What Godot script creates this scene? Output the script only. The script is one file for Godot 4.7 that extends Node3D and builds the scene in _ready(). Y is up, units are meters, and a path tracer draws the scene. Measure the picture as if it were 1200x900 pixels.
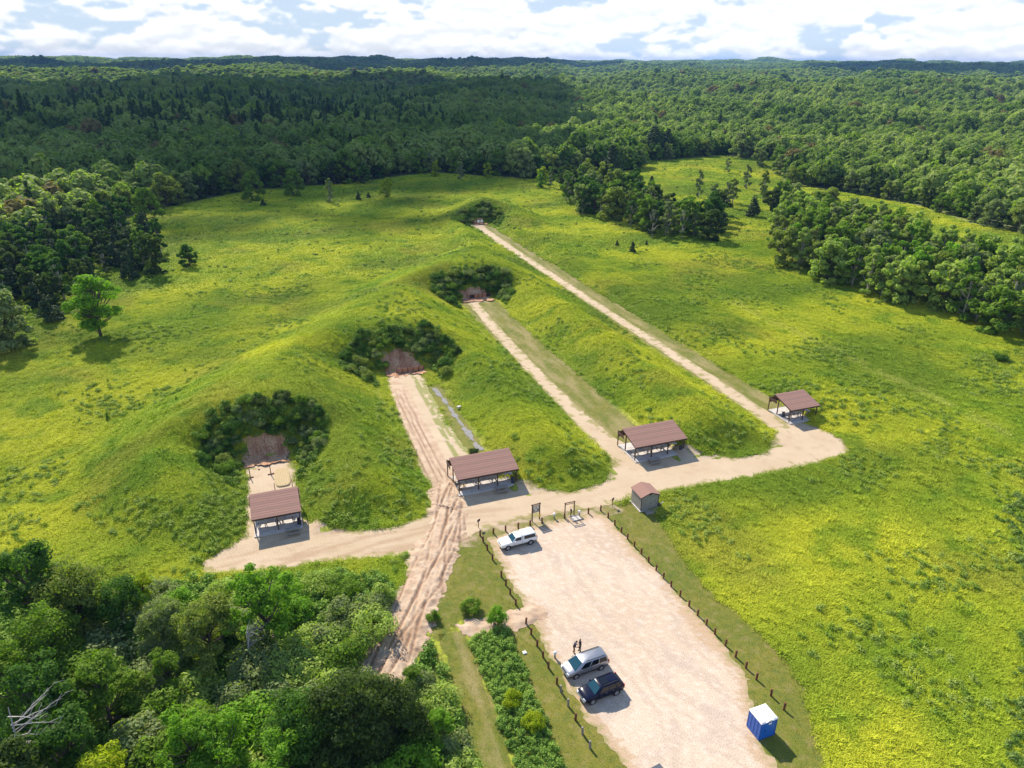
extends Node3D
# A rural shooting ground seen from the air. X runs across the firing lanes, -Z down them, metres.

const SUN_DIR := Vector3(0.130, -0.643, 0.755)

class MB:
	var v := PackedVector3Array()
	var c := PackedColorArray()
	func tri(a: Vector3, b: Vector3, d: Vector3, col: Color) -> void:
		v.push_back(a); v.push_back(b); v.push_back(d)
		c.push_back(col); c.push_back(col); c.push_back(col)
	func quad(a: Vector3, b: Vector3, d: Vector3, e: Vector3, col := Color.WHITE) -> void:
		tri(a, b, d, col); tri(a, d, e, col)
	func box(at: Vector3, size: Vector3, col := Color.WHITE, turn := Basis.IDENTITY, bev := 0.0) -> void:
		var h := size * 0.5
		var t := h - Vector3(bev, 0, bev)
		var p := []
		var ring := [[-1, -1], [1, -1], [1, 1], [-1, 1]]
		for k in ring: p.push_back(at + turn * Vector3(k[0] * h.x, -h.y, k[1] * h.z))
		for k in ring: p.push_back(at + turn * Vector3(k[0] * h.x, h.y - bev, k[1] * h.z))
		for k in ring: p.push_back(at + turn * Vector3(k[0] * t.x, h.y, k[1] * t.z))
		for i in 4:
			var j := (i + 1) % 4
			quad(p[i], p[i + 4], p[j + 4], p[j], col)
			if bev > 0.0: quad(p[i + 4], p[i + 8], p[j + 8], p[j + 4], col)
		quad(p[0], p[1], p[2], p[3], col)
		quad(p[11], p[10], p[9], p[8], col)
	func tube(pts: Array, rad: Array, n := 7, col := Color.WHITE, cap := true) -> void:
		var rings := []
		for i in pts.size():
			var d: Vector3 = (pts[min(i + 1, pts.size() - 1)] - pts[max(i - 1, 0)]).normalized()
			var s := d.cross(Vector3.UP if absf(d.y) < 0.95 else Vector3.RIGHT).normalized()
			var u := s.cross(d)
			var ring := []
			for k in n:
				var a := TAU * k / n
				ring.push_back(pts[i] + (s * cos(a) + u * sin(a)) * rad[i])
			rings.push_back(ring)
		for i in rings.size() - 1:
			for k in n:
				var j := (k + 1) % n
				quad(rings[i][k], rings[i + 1][k], rings[i + 1][j], rings[i][j], col)
		if cap:
			for k in range(1, n - 1):
				tri(rings[0][0], rings[0][k], rings[0][k + 1], col)
				tri(rings[-1][0], rings[-1][k + 1], rings[-1][k], col)
	func loft(rings: Array, col := Color.WHITE, closed := true, caps := true) -> void:
		var n: int = rings[0].size()
		for i in rings.size() - 1:
			for k in (n if closed else n - 1):
				var j := (k + 1) % n
				quad(rings[i][k], rings[i + 1][k], rings[i + 1][j], rings[i][j], col)
		if caps:
			for e in [0, -1]:
				var mid := Vector3.ZERO
				for q in rings[e]: mid += q
				mid /= n
				for k in n:
					if e == 0: tri(mid, rings[e][k], rings[e][(k + 1) % n], col)
					else: tri(mid, rings[e][(k + 1) % n], rings[e][k], col)
	func mesh(m: Material, smooth := false) -> ArrayMesh:
		if smooth:
			var st := SurfaceTool.new()
			st.begin(Mesh.PRIMITIVE_TRIANGLES)
			for i in v.size():
				st.set_color(c[i]); st.add_vertex(v[i])
			st.generate_normals()
			st.index()
			st.set_material(m)
			return st.commit()
		var a := []
		a.resize(Mesh.ARRAY_MAX)
		a[Mesh.ARRAY_VERTEX] = v
		a[Mesh.ARRAY_COLOR] = c
		var out := ArrayMesh.new()
		out.add_surface_from_arrays(Mesh.PRIMITIVE_TRIANGLES, a)
		out.surface_set_material(0, m)
		return out

var rng := RandomNumberGenerator.new()
var nz := FastNoiseLite.new()      # broad
var nf := FastNoiseLite.new()      # fine
var taken := {}
var M := {}
var T := {}

# ---------------------------------------------------------------- naming
func numbered(called: String) -> String:
	if not taken.has(called):
		taken[called] = 0
		return called
	taken[called] += 1
	return "%s_%03d" % [called, taken[called]]
func tag(o: Node, label: String, category: String, group := "", kind := "") -> void:
	if label: o.set_meta("label", label)
	if category: o.set_meta("category", category)
	if group: o.set_meta("group", group)
	if kind: o.set_meta("kind", kind)
func thing(called: String, label: String, category: String, at: Vector3, turn := 0.0, group := "") -> Node3D:
	var o := Node3D.new()
	o.name = numbered(called)
	add_child(o)
	o.position = at
	o.rotation.y = turn
	tag(o, label, category, group)
	return o
func part(called: String, me: Mesh, parent: Node) -> MeshInstance3D:
	var o := MeshInstance3D.new()
	o.name = called
	o.mesh = me
	parent.add_child(o, true)
	return o
func single(called: String, me: Mesh, label: String, category: String, at := Vector3.ZERO, turn := 0.0, group := "") -> MeshInstance3D:
	var o := MeshInstance3D.new()
	o.name = numbered(called)
	o.mesh = me
	add_child(o)
	o.position = at
	o.rotation.y = turn
	tag(o, label, category, group)
	return o
func setting(called: String, me: Mesh, label := "") -> MeshInstance3D:
	var o := MeshInstance3D.new()
	o.name = numbered(called)
	o.mesh = me
	add_child(o)
	tag(o, label, "", "", "structure")
	return o
func bx(size: Vector3, m: Material, at := Vector3.ZERO, bev := 0.0, turn := Basis.IDENTITY) -> ArrayMesh:
	var b := MB.new()
	b.box(at, size, Color.WHITE, turn, bev)
	return b.mesh(m)
func ordinal(i: int) -> String:
	return ["first", "second", "third", "fourth", "fifth", "sixth", "seventh", "eighth", "ninth", "tenth", "eleventh", "twelfth", "thirteenth", "fourteenth", "fifteenth", "sixteenth", "seventeenth", "eighteenth", "nineteenth", "twentieth", "twenty-first", "twenty-second"][i]

# ---------------------------------------------------------------- materials
func noise_tex(sd: int, freq: float, lo: float, hi: float, oct := 5, size := 512) -> ImageTexture:
	var n := FastNoiseLite.new()
	n.seed = sd; n.frequency = freq; n.fractal_octaves = oct
	n.noise_type = FastNoiseLite.TYPE_SIMPLEX_SMOOTH
	var im := n.get_seamless_image(size, size)
	im.convert(Image.FORMAT_L8)
	var d := im.get_data()
	for i in d.size():
		d[i] = int(clampf(lerpf(lo, hi, d[i] / 255.0), 0, 1) * 255)
	im = Image.create_from_data(size, size, false, Image.FORMAT_L8, d)
	im.convert(Image.FORMAT_RGB8)
	im.generate_mipmaps()
	return ImageTexture.create_from_image(im)
func lin(r: float, g: float, b: float) -> Color:
	return Color(r, g, b).linear_to_srgb()
func mat(col: Color, rough := 0.9, metal := 0.0) -> StandardMaterial3D:
	var m := StandardMaterial3D.new()
	m.albedo_color = col; m.roughness = rough; m.metallic = metal
	return m
func tmat(col: Color, tex: Texture2D, period: float, rough := 0.95, verts := false, bump: Texture2D = null, relief := 1.0) -> StandardMaterial3D:
	var m := mat(col, rough)
	m.albedo_texture = tex
	m.uv1_triplanar = true; m.uv1_world_triplanar = true
	m.uv1_scale = Vector3.ONE / period
	m.vertex_color_use_as_albedo = verts
	if bump:
		m.heightmap_enabled = true; m.heightmap_texture = bump; m.heightmap_scale = relief
	return m
func leafmat(tint: Color, glow := 1.0) -> StandardMaterial3D:
	var m := mat(tint, 0.75)
	m.vertex_color_use_as_albedo = true
	m.metallic_specular = 0.25
	m.backlight_enabled = true
	m.backlight = Color(glow * 0.92, glow, glow * 0.5)
	return m
func make_materials() -> void:
	T.fine = noise_tex(3, 0.02, 0.55, 1.25)
	T.grain = noise_tex(7, 0.09, 0.5, 1.3, 4)
	T.soft = noise_tex(9, 0.008, 0.86, 1.1, 6)
	T.rough = noise_tex(12, 0.05, 0.0, 1.0, 5)
	T.dust = noise_tex(17, 0.06, 0.82, 1.12, 4)
	M.ground = tmat(Color.WHITE, T.fine, 9.0, 1.0, true, T.rough, 3.0)
	M.lawn = tmat(Color.WHITE, T.grain, 5.0, 1.0, true, T.rough, 1.5)
	M.dirt = tmat(Color.WHITE, T.dust, 7.0, 1.0, true, T.rough, 0.5)
	M.gravel = tmat(Color.WHITE, T.dust, 6.0, 1.0, true, T.rough, 0.3)
	M.mud = tmat(Color.WHITE, T.dust, 5.0, 0.9, true, T.rough, 1.2)
	M.clay = tmat(Color.WHITE, T.fine, 4.0, 1.0, true, T.rough, 4.0)
	M.water = tmat(lin(0.24, 0.225, 0.21), T.soft, 3.0, 0.16)
	M.bark = tmat(lin(0.11, 0.09, 0.07), T.grain, 1.5, 1.0)
	M.pale_bark = tmat(lin(0.36, 0.34, 0.30), T.grain, 1.5, 1.0)
	M.dead = tmat(lin(0.42, 0.40, 0.38), T.grain, 1.5, 1.0)
	M.shingle = tmat(lin(0.305, 0.170, 0.138), T.grain, 3.0, 0.95, false, T.rough, 1.0)
	M.shingle_old = tmat(lin(0.27, 0.152, 0.125), T.grain, 2.3, 0.95, false, T.rough, 1.0)
	M.fascia = tmat(lin(0.055, 0.028, 0.022), T.fine, 1.0, 0.8)
	M.timber = tmat(lin(0.10, 0.05, 0.032), T.fine, 1.0, 0.85)
	M.redwood = tmat(lin(0.17, 0.055, 0.03), T.fine, 0.7, 0.85)
	M.greywood = tmat(lin(0.30, 0.27, 0.24), T.fine, 0.8, 0.9)
	M.plank = tmat(lin(0.46, 0.22, 0.13), T.fine, 1.1, 0.9)
	M.concrete = tmat(lin(0.46, 0.43, 0.41), T.soft, 4.0, 0.9)
	M.benchtop = tmat(lin(0.62, 0.58, 0.52), T.soft, 1.5, 0.8)
	M.barrel = mat(lin(0.03, 0.04, 0.07), 0.5)
	M.siding = tmat(lin(0.27, 0.255, 0.23), T.soft, 2.0, 0.8)
	M.trim = mat(lin(0.06, 0.04, 0.04), 0.8)
	M.white = mat(lin(0.75, 0.75, 0.75), 0.45)
	M.blue = mat(lin(0.012, 0.12, 0.52), 0.4)
	M.deepblue = mat(lin(0.008, 0.07, 0.33), 0.4)
	M.black = mat(lin(0.012, 0.012, 0.014), 0.6)
	M.tyre = mat(lin(0.018, 0.018, 0.02), 0.85)
	M.rim = mat(lin(0.5, 0.5, 0.52), 0.3, 0.8)
	M.glass = mat(lin(0.012, 0.05, 0.075), 0.04)
	M.sideglass = mat(lin(0.006, 0.008, 0.012), 0.05)
	M.lens = mat(lin(0.65, 0.68, 0.7), 0.1)
	M.red = mat(lin(0.45, 0.03, 0.02), 0.25)
	M.yellow = mat(lin(0.75, 0.42, 0.01), 0.5)
	M.sand = tmat(lin(0.47, 0.36, 0.20), T.fine, 2.0, 1.0)
	M.vtx = mat(Color.WHITE, 0.8)
	M.vtx.vertex_color_use_as_albedo = true
	M.grass = leafmat(Color.WHITE, 0.6)
	M.leaf = {
		"dark": leafmat(lin(0.080, 0.125, 0.034)), "deep": leafmat(lin(0.085, 0.180, 0.030)),
		"green": leafmat(lin(0.185, 0.300, 0.038)), "bright": leafmat(lin(0.20, 0.38, 0.034)),
		"yellow": leafmat(lin(0.38, 0.46, 0.02)), "sage": leafmat(lin(0.27, 0.335, 0.135)),
		"olive": leafmat(lin(0.255, 0.315, 0.070)), "pine": leafmat(lin(0.052, 0.085, 0.036), 0.5), "pale": leafmat(lin(0.37, 0.48, 0.11)),
	}
	M.forest = leafmat(Color.WHITE)

# ---------------------------------------------------------------- terrain
const LANES := [[-3.2, 4.6, -110.0, 0.50, 0.95], [25.6, 6.4, -138.5, 0.50, 0.80], [55.0, 6.0, -181.5, 0.52, 0.78], [86.2, 5.2, -277.0, 0.52, 0.66]]
var HILL := PackedVector2Array([Vector2(-13, -85), Vector2(-23, -90), Vector2(-33, -100), Vector2(-37, -115), Vector2(-33, -132), Vector2(-22, -148), Vector2(-3, -173), Vector2(27, -209), Vector2(54, -235), Vector2(70, -300), Vector2(84, -325), Vector2(106, -325), Vector2(121, -290), Vector2(121, -60), Vector2(100, -76), Vector2(93, -84.5)])
func poly_sdf(p: Vector2, poly: PackedVector2Array) -> float:
	var d := 1e9
	var n := poly.size()
	for i in n:
		var q := Geometry2D.get_closest_point_to_segment(p, poly[i], poly[(i + 1) % n])
		d = minf(d, p.distance_squared_to(q))
	d = sqrt(d)
	return -d if Geometry2D.is_point_in_polygon(p, poly) else d
func terr(x: float, z: float) -> float:
	var h := 0.0
	var r := Vector2(x - 60, z + 150).length()
	if x > -40 and x < 122 and z < -60 and z > -330:
		var dep := -poly_sdf(Vector2(x, z), HILL)
		if dep > 0.0:
			var far := smoothstep(-255.0, -280.0, z)
			var east := smoothstep(84.0, 90.0, x)
			var cap := lerpf(7.4, lerpf(1.5, 7.6, far), east)
			h = cap * smoothstep(0.0, lerpf(28.0, lerpf(26.0, 16.0, smoothstep(-12.0, 2.0, x)), smoothstep(-125.0, -100.0, z)), dep)
			for l in LANES:
				var dx: float = maxf(absf(x - l[0]) - l[1], 0.0) * l[3]
				var dz: float = maxf(l[2] - z, 0.0) * l[4]
				var d := sqrt(dx * dx + dz * dz)
				d = d * d / (d + 0.35)
				var k := clampf(minf(h, d) * 0.8, 0.0, 2.6) + 0.001
				var t := clampf(0.5 + 0.5 * (d - h) / k, 0, 1)
				h = lerpf(d, h, t) - k * t * (1 - t)
			h = maxf(h, 0.0)
			h += nf.get_noise_2d(x * 3.0, z * 3.0) * 0.25 * clampf(h, 0, 1)
	var ox := maxf(maxf(-16 - x, x - 124), 0.0)
	var oz := maxf(maxf(-330 - z, z + 20), 0.0)
	var w := smoothstep(2.0, 40.0, sqrt(ox * ox + oz * oz))
	if w > 0.0:
		h += w * (nf.get_noise_2d(x * 0.5, z * 0.5) * 1.6)
		var k1 := smoothstep(330.0, 1000.0, r)
		if k1 > 0.0:
			h += k1 * (nz.get_noise_2d(x * 0.9, z * 0.9) * 36.0 + 5.0)
			var k2 := smoothstep(1900.0, 4800.0, r)
			h += k2 * (nz.get_noise_2d(x * 0.35 + 900.0, z * 0.35) * 60.0 + 26.0)
	return h
func lines(a: float, b: float, step: float, lo: float, hi: float) -> PackedFloat32Array:
	var out := PackedFloat32Array()
	var s := step
	var p := a
	var pre := []
	while p > lo:
		s *= 1.13
		p -= s
		pre.push_front(p)
	for q in pre: out.push_back(q)
	p = a
	while p < b:
		out.push_back(p)
		p += step
	s = step
	while p < hi:
		out.push_back(p)
		s *= 1.13
		p += s
	out.push_back(p)
	return out
func meadow_colour(x: float, z: float) -> Color:
	var a := nz.get_noise_2d(x * 14.0, z * 14.0) * 0.5 + 0.5
	var b := nf.get_noise_2d(x * 2.0 + 300.0, z * 2.0) * 0.5 + 0.5
	var e := nf.get_noise_2d(x * 7.0, z * 7.0 + 500.0) * 0.5 + 0.5
	var c := Color(0.290, 0.395, 0.024).lerp(Color(0.560, 0.580, 0.038), clampf(a * 2.4 - 0.7, 0, 1))
	c = c.lerp(Color(0.36, 0.33, 0.06), clampf((b - 0.58) * 3.0, 0, 0.4))
	c = c.lerp(Color(0.15, 0.30, 0.02), clampf((0.42 - e) * 4.0, 0, 0.6))
	var sweep := nz.get_noise_2d(x * 7.0 + 400.0, z * 11.0) * 0.5 + 0.5
	c = c.lerp(Color(0.165, 0.265, 0.022), clampf((sweep - 0.50) * 3.2, 0, 0.65))   # broad sweeps of darker green
	if absf(x - 121.0) < 1.6 and z > -156.0 and e > 0.40: c = c.lerp(Color(0.52, 0.53, 0.12), 0.35)   # trodden line along the low bank
	return c
func make_ground() -> void:
	var xs := lines(-60, 175, 1.5, -9500, 11500)
	var zs := lines(-300, -24, 1.5, -11500, 3000)
	var nx := xs.size()
	var nzz := zs.size()
	var hs := PackedFloat32Array()
	hs.resize(nx * nzz)
	var v := PackedVector3Array()
	var c := PackedColorArray()
	var nn := PackedVector3Array()
	for j in nzz:
		for i in nx:
			hs[j * nx + i] = terr(xs[i], zs[j])
	for j in nzz:
		for i in nx:
			var x := xs[i]
			var z := zs[j]
			v.push_back(Vector3(x, hs[j * nx + i], z))
			var i0 := maxi(i - 1, 0); var i1 := mini(i + 1, nx - 1)
			var j0 := maxi(j - 1, 0); var j1 := mini(j + 1, nzz - 1)
			nn.push_back(Vector3(-(hs[j * nx + i1] - hs[j * nx + i0]) / (xs[i1] - xs[i0]), 1, -(hs[j1 * nx + i] - hs[j0 * nx + i]) / (zs[j1] - zs[j0])).normalized())
			var col := meadow_colour(x, z).lerp(Color(0.22, 0.18, 0.06), 0.25) * 0.68
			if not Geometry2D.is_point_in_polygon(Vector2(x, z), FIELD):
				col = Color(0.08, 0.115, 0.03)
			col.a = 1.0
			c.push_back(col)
	var idx := PackedInt32Array()
	for j in nzz - 1:
		for i in nx - 1:
			var a := j * nx + i
			idx.append_array([a, a + nx + 1, a + nx, a, a + 1, a + nx + 1])
	var arr := []
	arr.resize(Mesh.ARRAY_MAX)
	arr[Mesh.ARRAY_VERTEX] = v; arr[Mesh.ARRAY_NORMAL] = nn; arr[Mesh.ARRAY_COLOR] = c; arr[Mesh.ARRAY_INDEX] = idx
	var me := ArrayMesh.new()
	me.add_surface_from_arrays(Mesh.PRIMITIVE_TRIANGLES, arr)
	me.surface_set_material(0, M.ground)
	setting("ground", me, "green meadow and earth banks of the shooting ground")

# ---------------------------------------------------------------- sheets laid on the ground
func P(a: Array) -> PackedVector2Array:
	var out := PackedVector2Array()
	for i in range(0, a.size(), 2): out.push_back(Vector2(a[i], a[i + 1]))
	return out
var FIELD := P([-62, -100, -52.7, -158.5, -52, -178, -62, -200, -66, -216, -62, -250, -62, -300, -46, -340, -0.4, -392, 57, -405, 104, -421, 150, -380, 180, -390, 225, -398, 249, -428, 277, -432, 322, -444, 330, -402, 279, -328, 288, -284, 290, -254, 279, -213, 282, -190, 420, -150, 420, 60, -62, 60])
var LOT := P([24.4, -76.6, 28, -77.2, 34.5, -77.6, 41, -77.6, 42.4, -76.5, 43.0, -63, 43.4, -52, 43.2, -44, 41.0, -40.5, 39.2, -37, 38.8, -30, 30, -18, 25, -14, 26.4, -36, 25.6, -41, 24.6, -45, 24.4, -57])
var ROAD := P([-12.3, -81.6, -6, -80.2, 2.7, -79.0, 9, -77.8, 15.4, -76.6, 21, -77.8, 24, -78.8, 29, -79.6, 36, -79, 44.5, -78.4, 48, -79.2, 56, -78.9, 64, -78.2, 74, -77.9, 84, -78.2, 90, -79.2, 92, -83.4, 91, -88, 89.6, -91, 84, -91, 80, -87, 76, -83.7, 70, -84.0, 66, -87, 63.6, -90, 54, -92, 50, -89.5, 46.5, -84.6, 40, -83.6, 35.6, -87, 33, -90, 26, -92, 20.0, -90, 17.4, -85, 13, -83.9, 8, -84.6, 4.2, -87.2, 1.4, -90, -6, -90, -8.8, -87, -10.6, -85.8, -12.6, -84.2])
var LANE1 := P([-7.2, -88, -6.6, -100, -6.8, -110, 0.9, -110, 1.0, -104, 0.6, -96, 1.2, -88])
var LANE2 := P([20.0, -88, 20.0, -100, 20.3, -116, 21.2, -130, 22.2, -138.4, 29.6, -138.2, 28.6, -126, 28.2, -113, 29.0, -100, 31.0, -88])
var LANE3 := P([49.6, -88, 50.2, -101, 50.3, -127, 51.0, -154, 52.0, -181.4, 60.0, -181.2, 59.6, -178.8, 54.6, -177.6, 53.8, -154, 53.4, -127, 53.6, -107, 54.4, -97, 57, -88])
var LANE4 := P([82.6, -88, 83.2, -98, 83.6, -121, 83.2, -160, 82.6, -225, 82.2, -276.8, 88.2, -276.6, 86.6, -272, 85.6, -225, 86.0, -160, 86.6, -121, 86.6, -100, 87, -88])
var STRIP3 := P([50.0, -90, 50.0, -180, 60.4, -179, 59.8, -163, 59.8, -136, 60.4, -116, 61.2, -100, 63.0, -90])
var STRIP4 := P([82.4, -90, 82.2, -276, 89.6, -276, 90.0, -209, 90.2, -174, 90.6, -131, 91.2, -101, 91.4, -90])
var TRACK := P([13.6, -77.6, 16.4, -80.4, 18.4, -85.0, 19.4, -92.0, 24.4, -93.0, 23.8, -86.0, 22.4, -80.0, 20.8, -77.0, 18.6, -73, 16.3, -68.9, 14.0, -64.5, 12.2, -61.6, 10.8, -59.0, 8.6, -56.0, 6, -56.2, 3.0, -58.6, 5.0, -62, 7.2, -65.1, 9.4, -69, 11.6, -72.3])
var VERGE := P([44.0, -78.2, 48.7, -78.6, 49.6, -74.0, 48.9, -69.4, 47.4, -62, 47.4, -57, 48.4, -51, 48.8, -45.5, 48.0, -41, 45, -36, 42, -30, 36, -26, 36, -38, 40.5, -43.5, 41.8, -60, 41.0, -76])
var LAWN := P([19.6, -76.6, 25.6, -78.0, 25.6, -66, 25.6, -61.8, 19, -62.4, 16.7, -63.0, 13.2, -60.4, 13.0, -64.5, 15.8, -69.2])
var WORN := P([19.6, -78.9, 24, -80.2, 34, -80.6, 45.0, -80.0, 45.2, -75.8, 22.8, -75.8, 19.8, -76.0])
var PATH := P([13.6, -61.6, 16.6, -61.4, 16.3, -50, 15.9, -42, 15.6, -30, 12.6, -30, 12.9, -44, 13.2, -52])
var VERGE2 := P([21.4, -60.4, 25.8, -60.8, 25.8, -51, 26.6, -42, 28, -34, 26, -20, 19.8, -30, 20.2, -41, 20.8, -48])
var GULLY := P([15.6, -62.6, 19, -62.2, 22, -62.6, 26.4, -62.4, 26.6, -59.8, 22, -59.4, 20.4, -60.2, 18, -59.4, 15.8, -60.2])
var DITCH := P([29.5, -127.4, 30.1, -127, 30.5, -119, 30.9, -112, 31.2, -107, 31.4, -100.5, 30.5, -100.2, 30.3, -107, 30.1, -112.4, 29.9, -119])
var BRUSH := P([16.7, -60.4, 21.6, -60.0, 21.2, -48, 20.6, -41, 20.2, -30, 15.8, -30, 16.0, -42, 16.4, -50])
var THICK := P([-60, -98, -37, -92.5, -30, -86.6, -22.7, -82.0, -12, -80.0, -3, -77.8, 5, -75.8, 9.4, -73.4, 9.8, -70, 7.6, -67, 5.6, -63.6, 2.8, -59.6, 2.8, -57, 6, -55.2, 9, -55.0, 11.2, -60.4, 13.4, -60.6, 13.2, -52, 12.9, -44, 12.6, -28, -60, -28])
var GROVE := P([157.7, -188, 155.6, -174, 161, -158.3, 162.4, -136, 163, -122.4, 163.6, -102.5, 166, -84, 215, -84, 214, -140, 212, -166, 222, -205, 224, -232, 216, -246, 203, -236, 180, -212])
var MID := P([134, -284, 136.5, -268, 140.5, -246, 141, -228, 153, -226, 168, -238, 163, -262, 172, -290, 180, -318, 172, -345, 150, -365])
var bare_polys := []
func in_bare(x: float, z: float) -> bool:
	var p := Vector2(x, z)
	for b in bare_polys:
		if b[1].has_point(p) and Geometry2D.is_point_in_polygon(p, b[0]): return true
	return false
func bounds(poly: PackedVector2Array) -> Rect2:
	var r := Rect2(poly[0], Vector2.ZERO)
	for q in poly: r = r.expand(q)
	return r
func sheet(called: String, polys: Array, cell: float, lift: float, ragged: float, hf: Callable, cf: Callable, m: Material, label: String) -> void:
	var r := bounds(polys[0])
	for p in polys: r = r.merge(bounds(p))
	r = r.grow(1.0)
	var nx := int(r.size.x / cell) + 2
	var ny := int(r.size.y / cell) + 2
	var boxes := []
	for p in polys: boxes.push_back(bounds(p).grow(1.2))
	var sd := PackedFloat32Array(); sd.resize(nx * ny)
	for j in ny:
		for i in nx:
			var q := r.position + Vector2(i, j) * cell
			var d := 9.0
			for k in polys.size():
				if boxes[k].has_point(q): d = minf(d, poly_sdf(q, polys[k]))
			if d < 3.0: d += (nf.get_noise_2d(q.x * 22.0, q.y * 22.0) + 0.6 * nf.get_noise_2d(q.x * 70.0, q.y * 70.0)) * ragged
			sd[j * nx + i] = d
	var pos := {}
	var st := SurfaceTool.new()
	st.begin(Mesh.PRIMITIVE_TRIANGLES)
	for j in ny - 1:
		for i in nx - 1:
			var k := j * nx + i
			var ks := [k, k + 1, k + nx + 1, k + nx]
			var inside := 0
			for q in ks: if sd[q] < 0: inside += 1
			if inside == 0: continue
			for q in ks:
				if not pos.has(q):
					var w: Vector2 = r.position + Vector2(q % nx, q / nx) * cell
					pos[q] = [Vector3(w.x, terr(w.x, w.y) + lift + hf.call(w.x, w.y, sd[q]), w.y), cf.call(w.x, w.y, sd[q])]
			var poly := []
			for e in 4:
				var a: int = ks[e]
				var b: int = ks[(e + 1) % 4]
				if sd[a] < 0: poly.push_back(pos[a])
				if (sd[a] < 0) != (sd[b] < 0):
					var t := sd[a] / (sd[a] - sd[b])
					poly.push_back([pos[a][0].lerp(pos[b][0], t), pos[a][1].lerp(pos[b][1], t)])
			for e in range(1, poly.size() - 1):
				for q in [poly[0], poly[e], poly[e + 1]]:
					st.set_color(q[1]); st.add_vertex(q[0])
	st.generate_normals()
	st.index()
	st.set_material(m)
	setting(called, st.commit(), label)
func dirt_colour(x: float, z: float, d: float) -> Color:
	var a := nf.get_noise_2d(x * 9.0, z * 9.0) * 0.5 + 0.5
	var b := nf.get_noise_2d(x * 34.0 + 80.0, z * 34.0) * 0.5 + 0.5
	var c := Color(0.40, 0.305, 0.20).lerp(Color(0.47, 0.37, 0.265), a)
	c = c.lerp(Color(0.31, 0.215, 0.135), clampf((b - 0.60) * 1.8, 0, 0.45))
	var wheel := nf.get_noise_2d(x * 4.0 + 33.0, (z + sin(x * 0.12) * 1.5) * 48.0) * 0.5 + 0.5
	if z > -88.0: c = c.lerp(Color(0.30, 0.195, 0.12), clampf((wheel - 0.53) * 4.0, 0, 0.6) * smoothstep(60.0, 10.0, x))
	if d > -1.6 and b + d * 0.25 > 0.42: c = c.lerp(Color(0.20, 0.19, 0.045), 0.7)
	return c
func lot_colour(x: float, z: float, d: float) -> Color:
	# tyre sweeps: streaks that run up the lot and swing out at its near end
	var bend := (z + 58.0) * 0.10 + pow(maxf(z + 52.0, 0.0), 2.0) * 0.02 * signf(x - 33.0)
	var u := x - bend + nf.get_noise_2d(x * 6.0, z * 6.0) * 2.2
	var streak := nf.get_noise_2d(u * 46.0, z * 5.0) * 0.5 + 0.5
	var swirl := nf.get_noise_2d(u * 20.0 + 60.0, (z + u * 0.6) * 13.0) * 0.5 + 0.5
	var b := nf.get_noise_2d(x * 90.0, z * 90.0) * 0.5 + 0.5
	var e := nf.get_noise_2d(x * 4.0, z * 4.0) * 0.5 + 0.5
	var c := Color(0.50, 0.405, 0.32).lerp(Color(0.44, 0.335, 0.245), clampf(e * 1.7 - 0.5, 0, 1))
	c = c.lerp(Color(0.385, 0.30, 0.235), clampf((streak - 0.50) * 3.0, 0, 0.55))
	c = c.lerp(Color(0.41, 0.33, 0.27), clampf((swirl - 0.54) * 3.4, 0, 0.6))
	c = c.lerp(Color(0.60, 0.51, 0.43), clampf((b - 0.54) * 2.5, 0, 0.5))
	if d > -2.4 and b * 0.5 + e * 0.5 + d * 0.2 > 0.26: c = c.lerp(Color(0.36, 0.24, 0.13), 0.6)
	if d > -0.9 and b + d * 0.5 > 0.36: c = c.lerp(Color(0.20, 0.20, 0.05), 0.6)
	return c
func lawn_colour(x: float, z: float, _d: float) -> Color:
	var a := nf.get_noise_2d(x * 8.0, z * 8.0) * 0.5 + 0.5
	var b := nf.get_noise_2d(x * 45.0, z * 45.0) * 0.5 + 0.5
	var e := nf.get_noise_2d(x * 120.0, z * 120.0) * 0.5 + 0.5
	var c := Color(0.125, 0.155, 0.014).lerp(Color(0.215, 0.185, 0.030), a).lerp(Color(0.085, 0.13, 0.012), clampf((e - 0.5) * 2.5, 0, 0.7))
	c = c.lerp(Color(0.26, 0.21, 0.085), clampf((b - 0.58) * 3.0, 0, 0.55))
	return c.lerp(Color(0.09, 0.13, 0.02), clampf((0.4 - b) * 3.0, 0, 0.5))
func dry_lawn_colour(x: float, z: float, d: float) -> Color:
	var b := nf.get_noise_2d(x * 30.0, z * 6.0 + 40.0) * 0.5 + 0.5
	return lawn_colour(x, z, d).lerp(Color(0.31, 0.25, 0.11), clampf((b - 0.40) * 2.5, 0, 0.8))
func clay_colour(x: float, z: float, _d: float) -> Color:
	var a := nf.get_noise_2d(x * 50.0, z * 14.0) * 0.5 + 0.5
	var b := nf.get_noise_2d(x * 20.0 + 9.0, z * 20.0) * 0.5 + 0.5
	return Color(0.48, 0.265, 0.15).lerp(Color(0.30, 0.125, 0.07), clampf((a - 0.46) * 3.0, 0, 0.9)).lerp(Color(0.56, 0.39, 0.25), clampf((b - 0.56) * 3.5, 0, 0.8))
func worn_colour(x: float, z: float, d: float) -> Color:
	var b := nf.get_noise_2d(x * 28.0 + 7.0, z * 28.0) * 0.5 + 0.5
	return dirt_colour(x, z, -9.0).lerp(dry_lawn_colour(x, z, d), clampf((b - 0.36) * 4.0, 0, 0.9))
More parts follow.
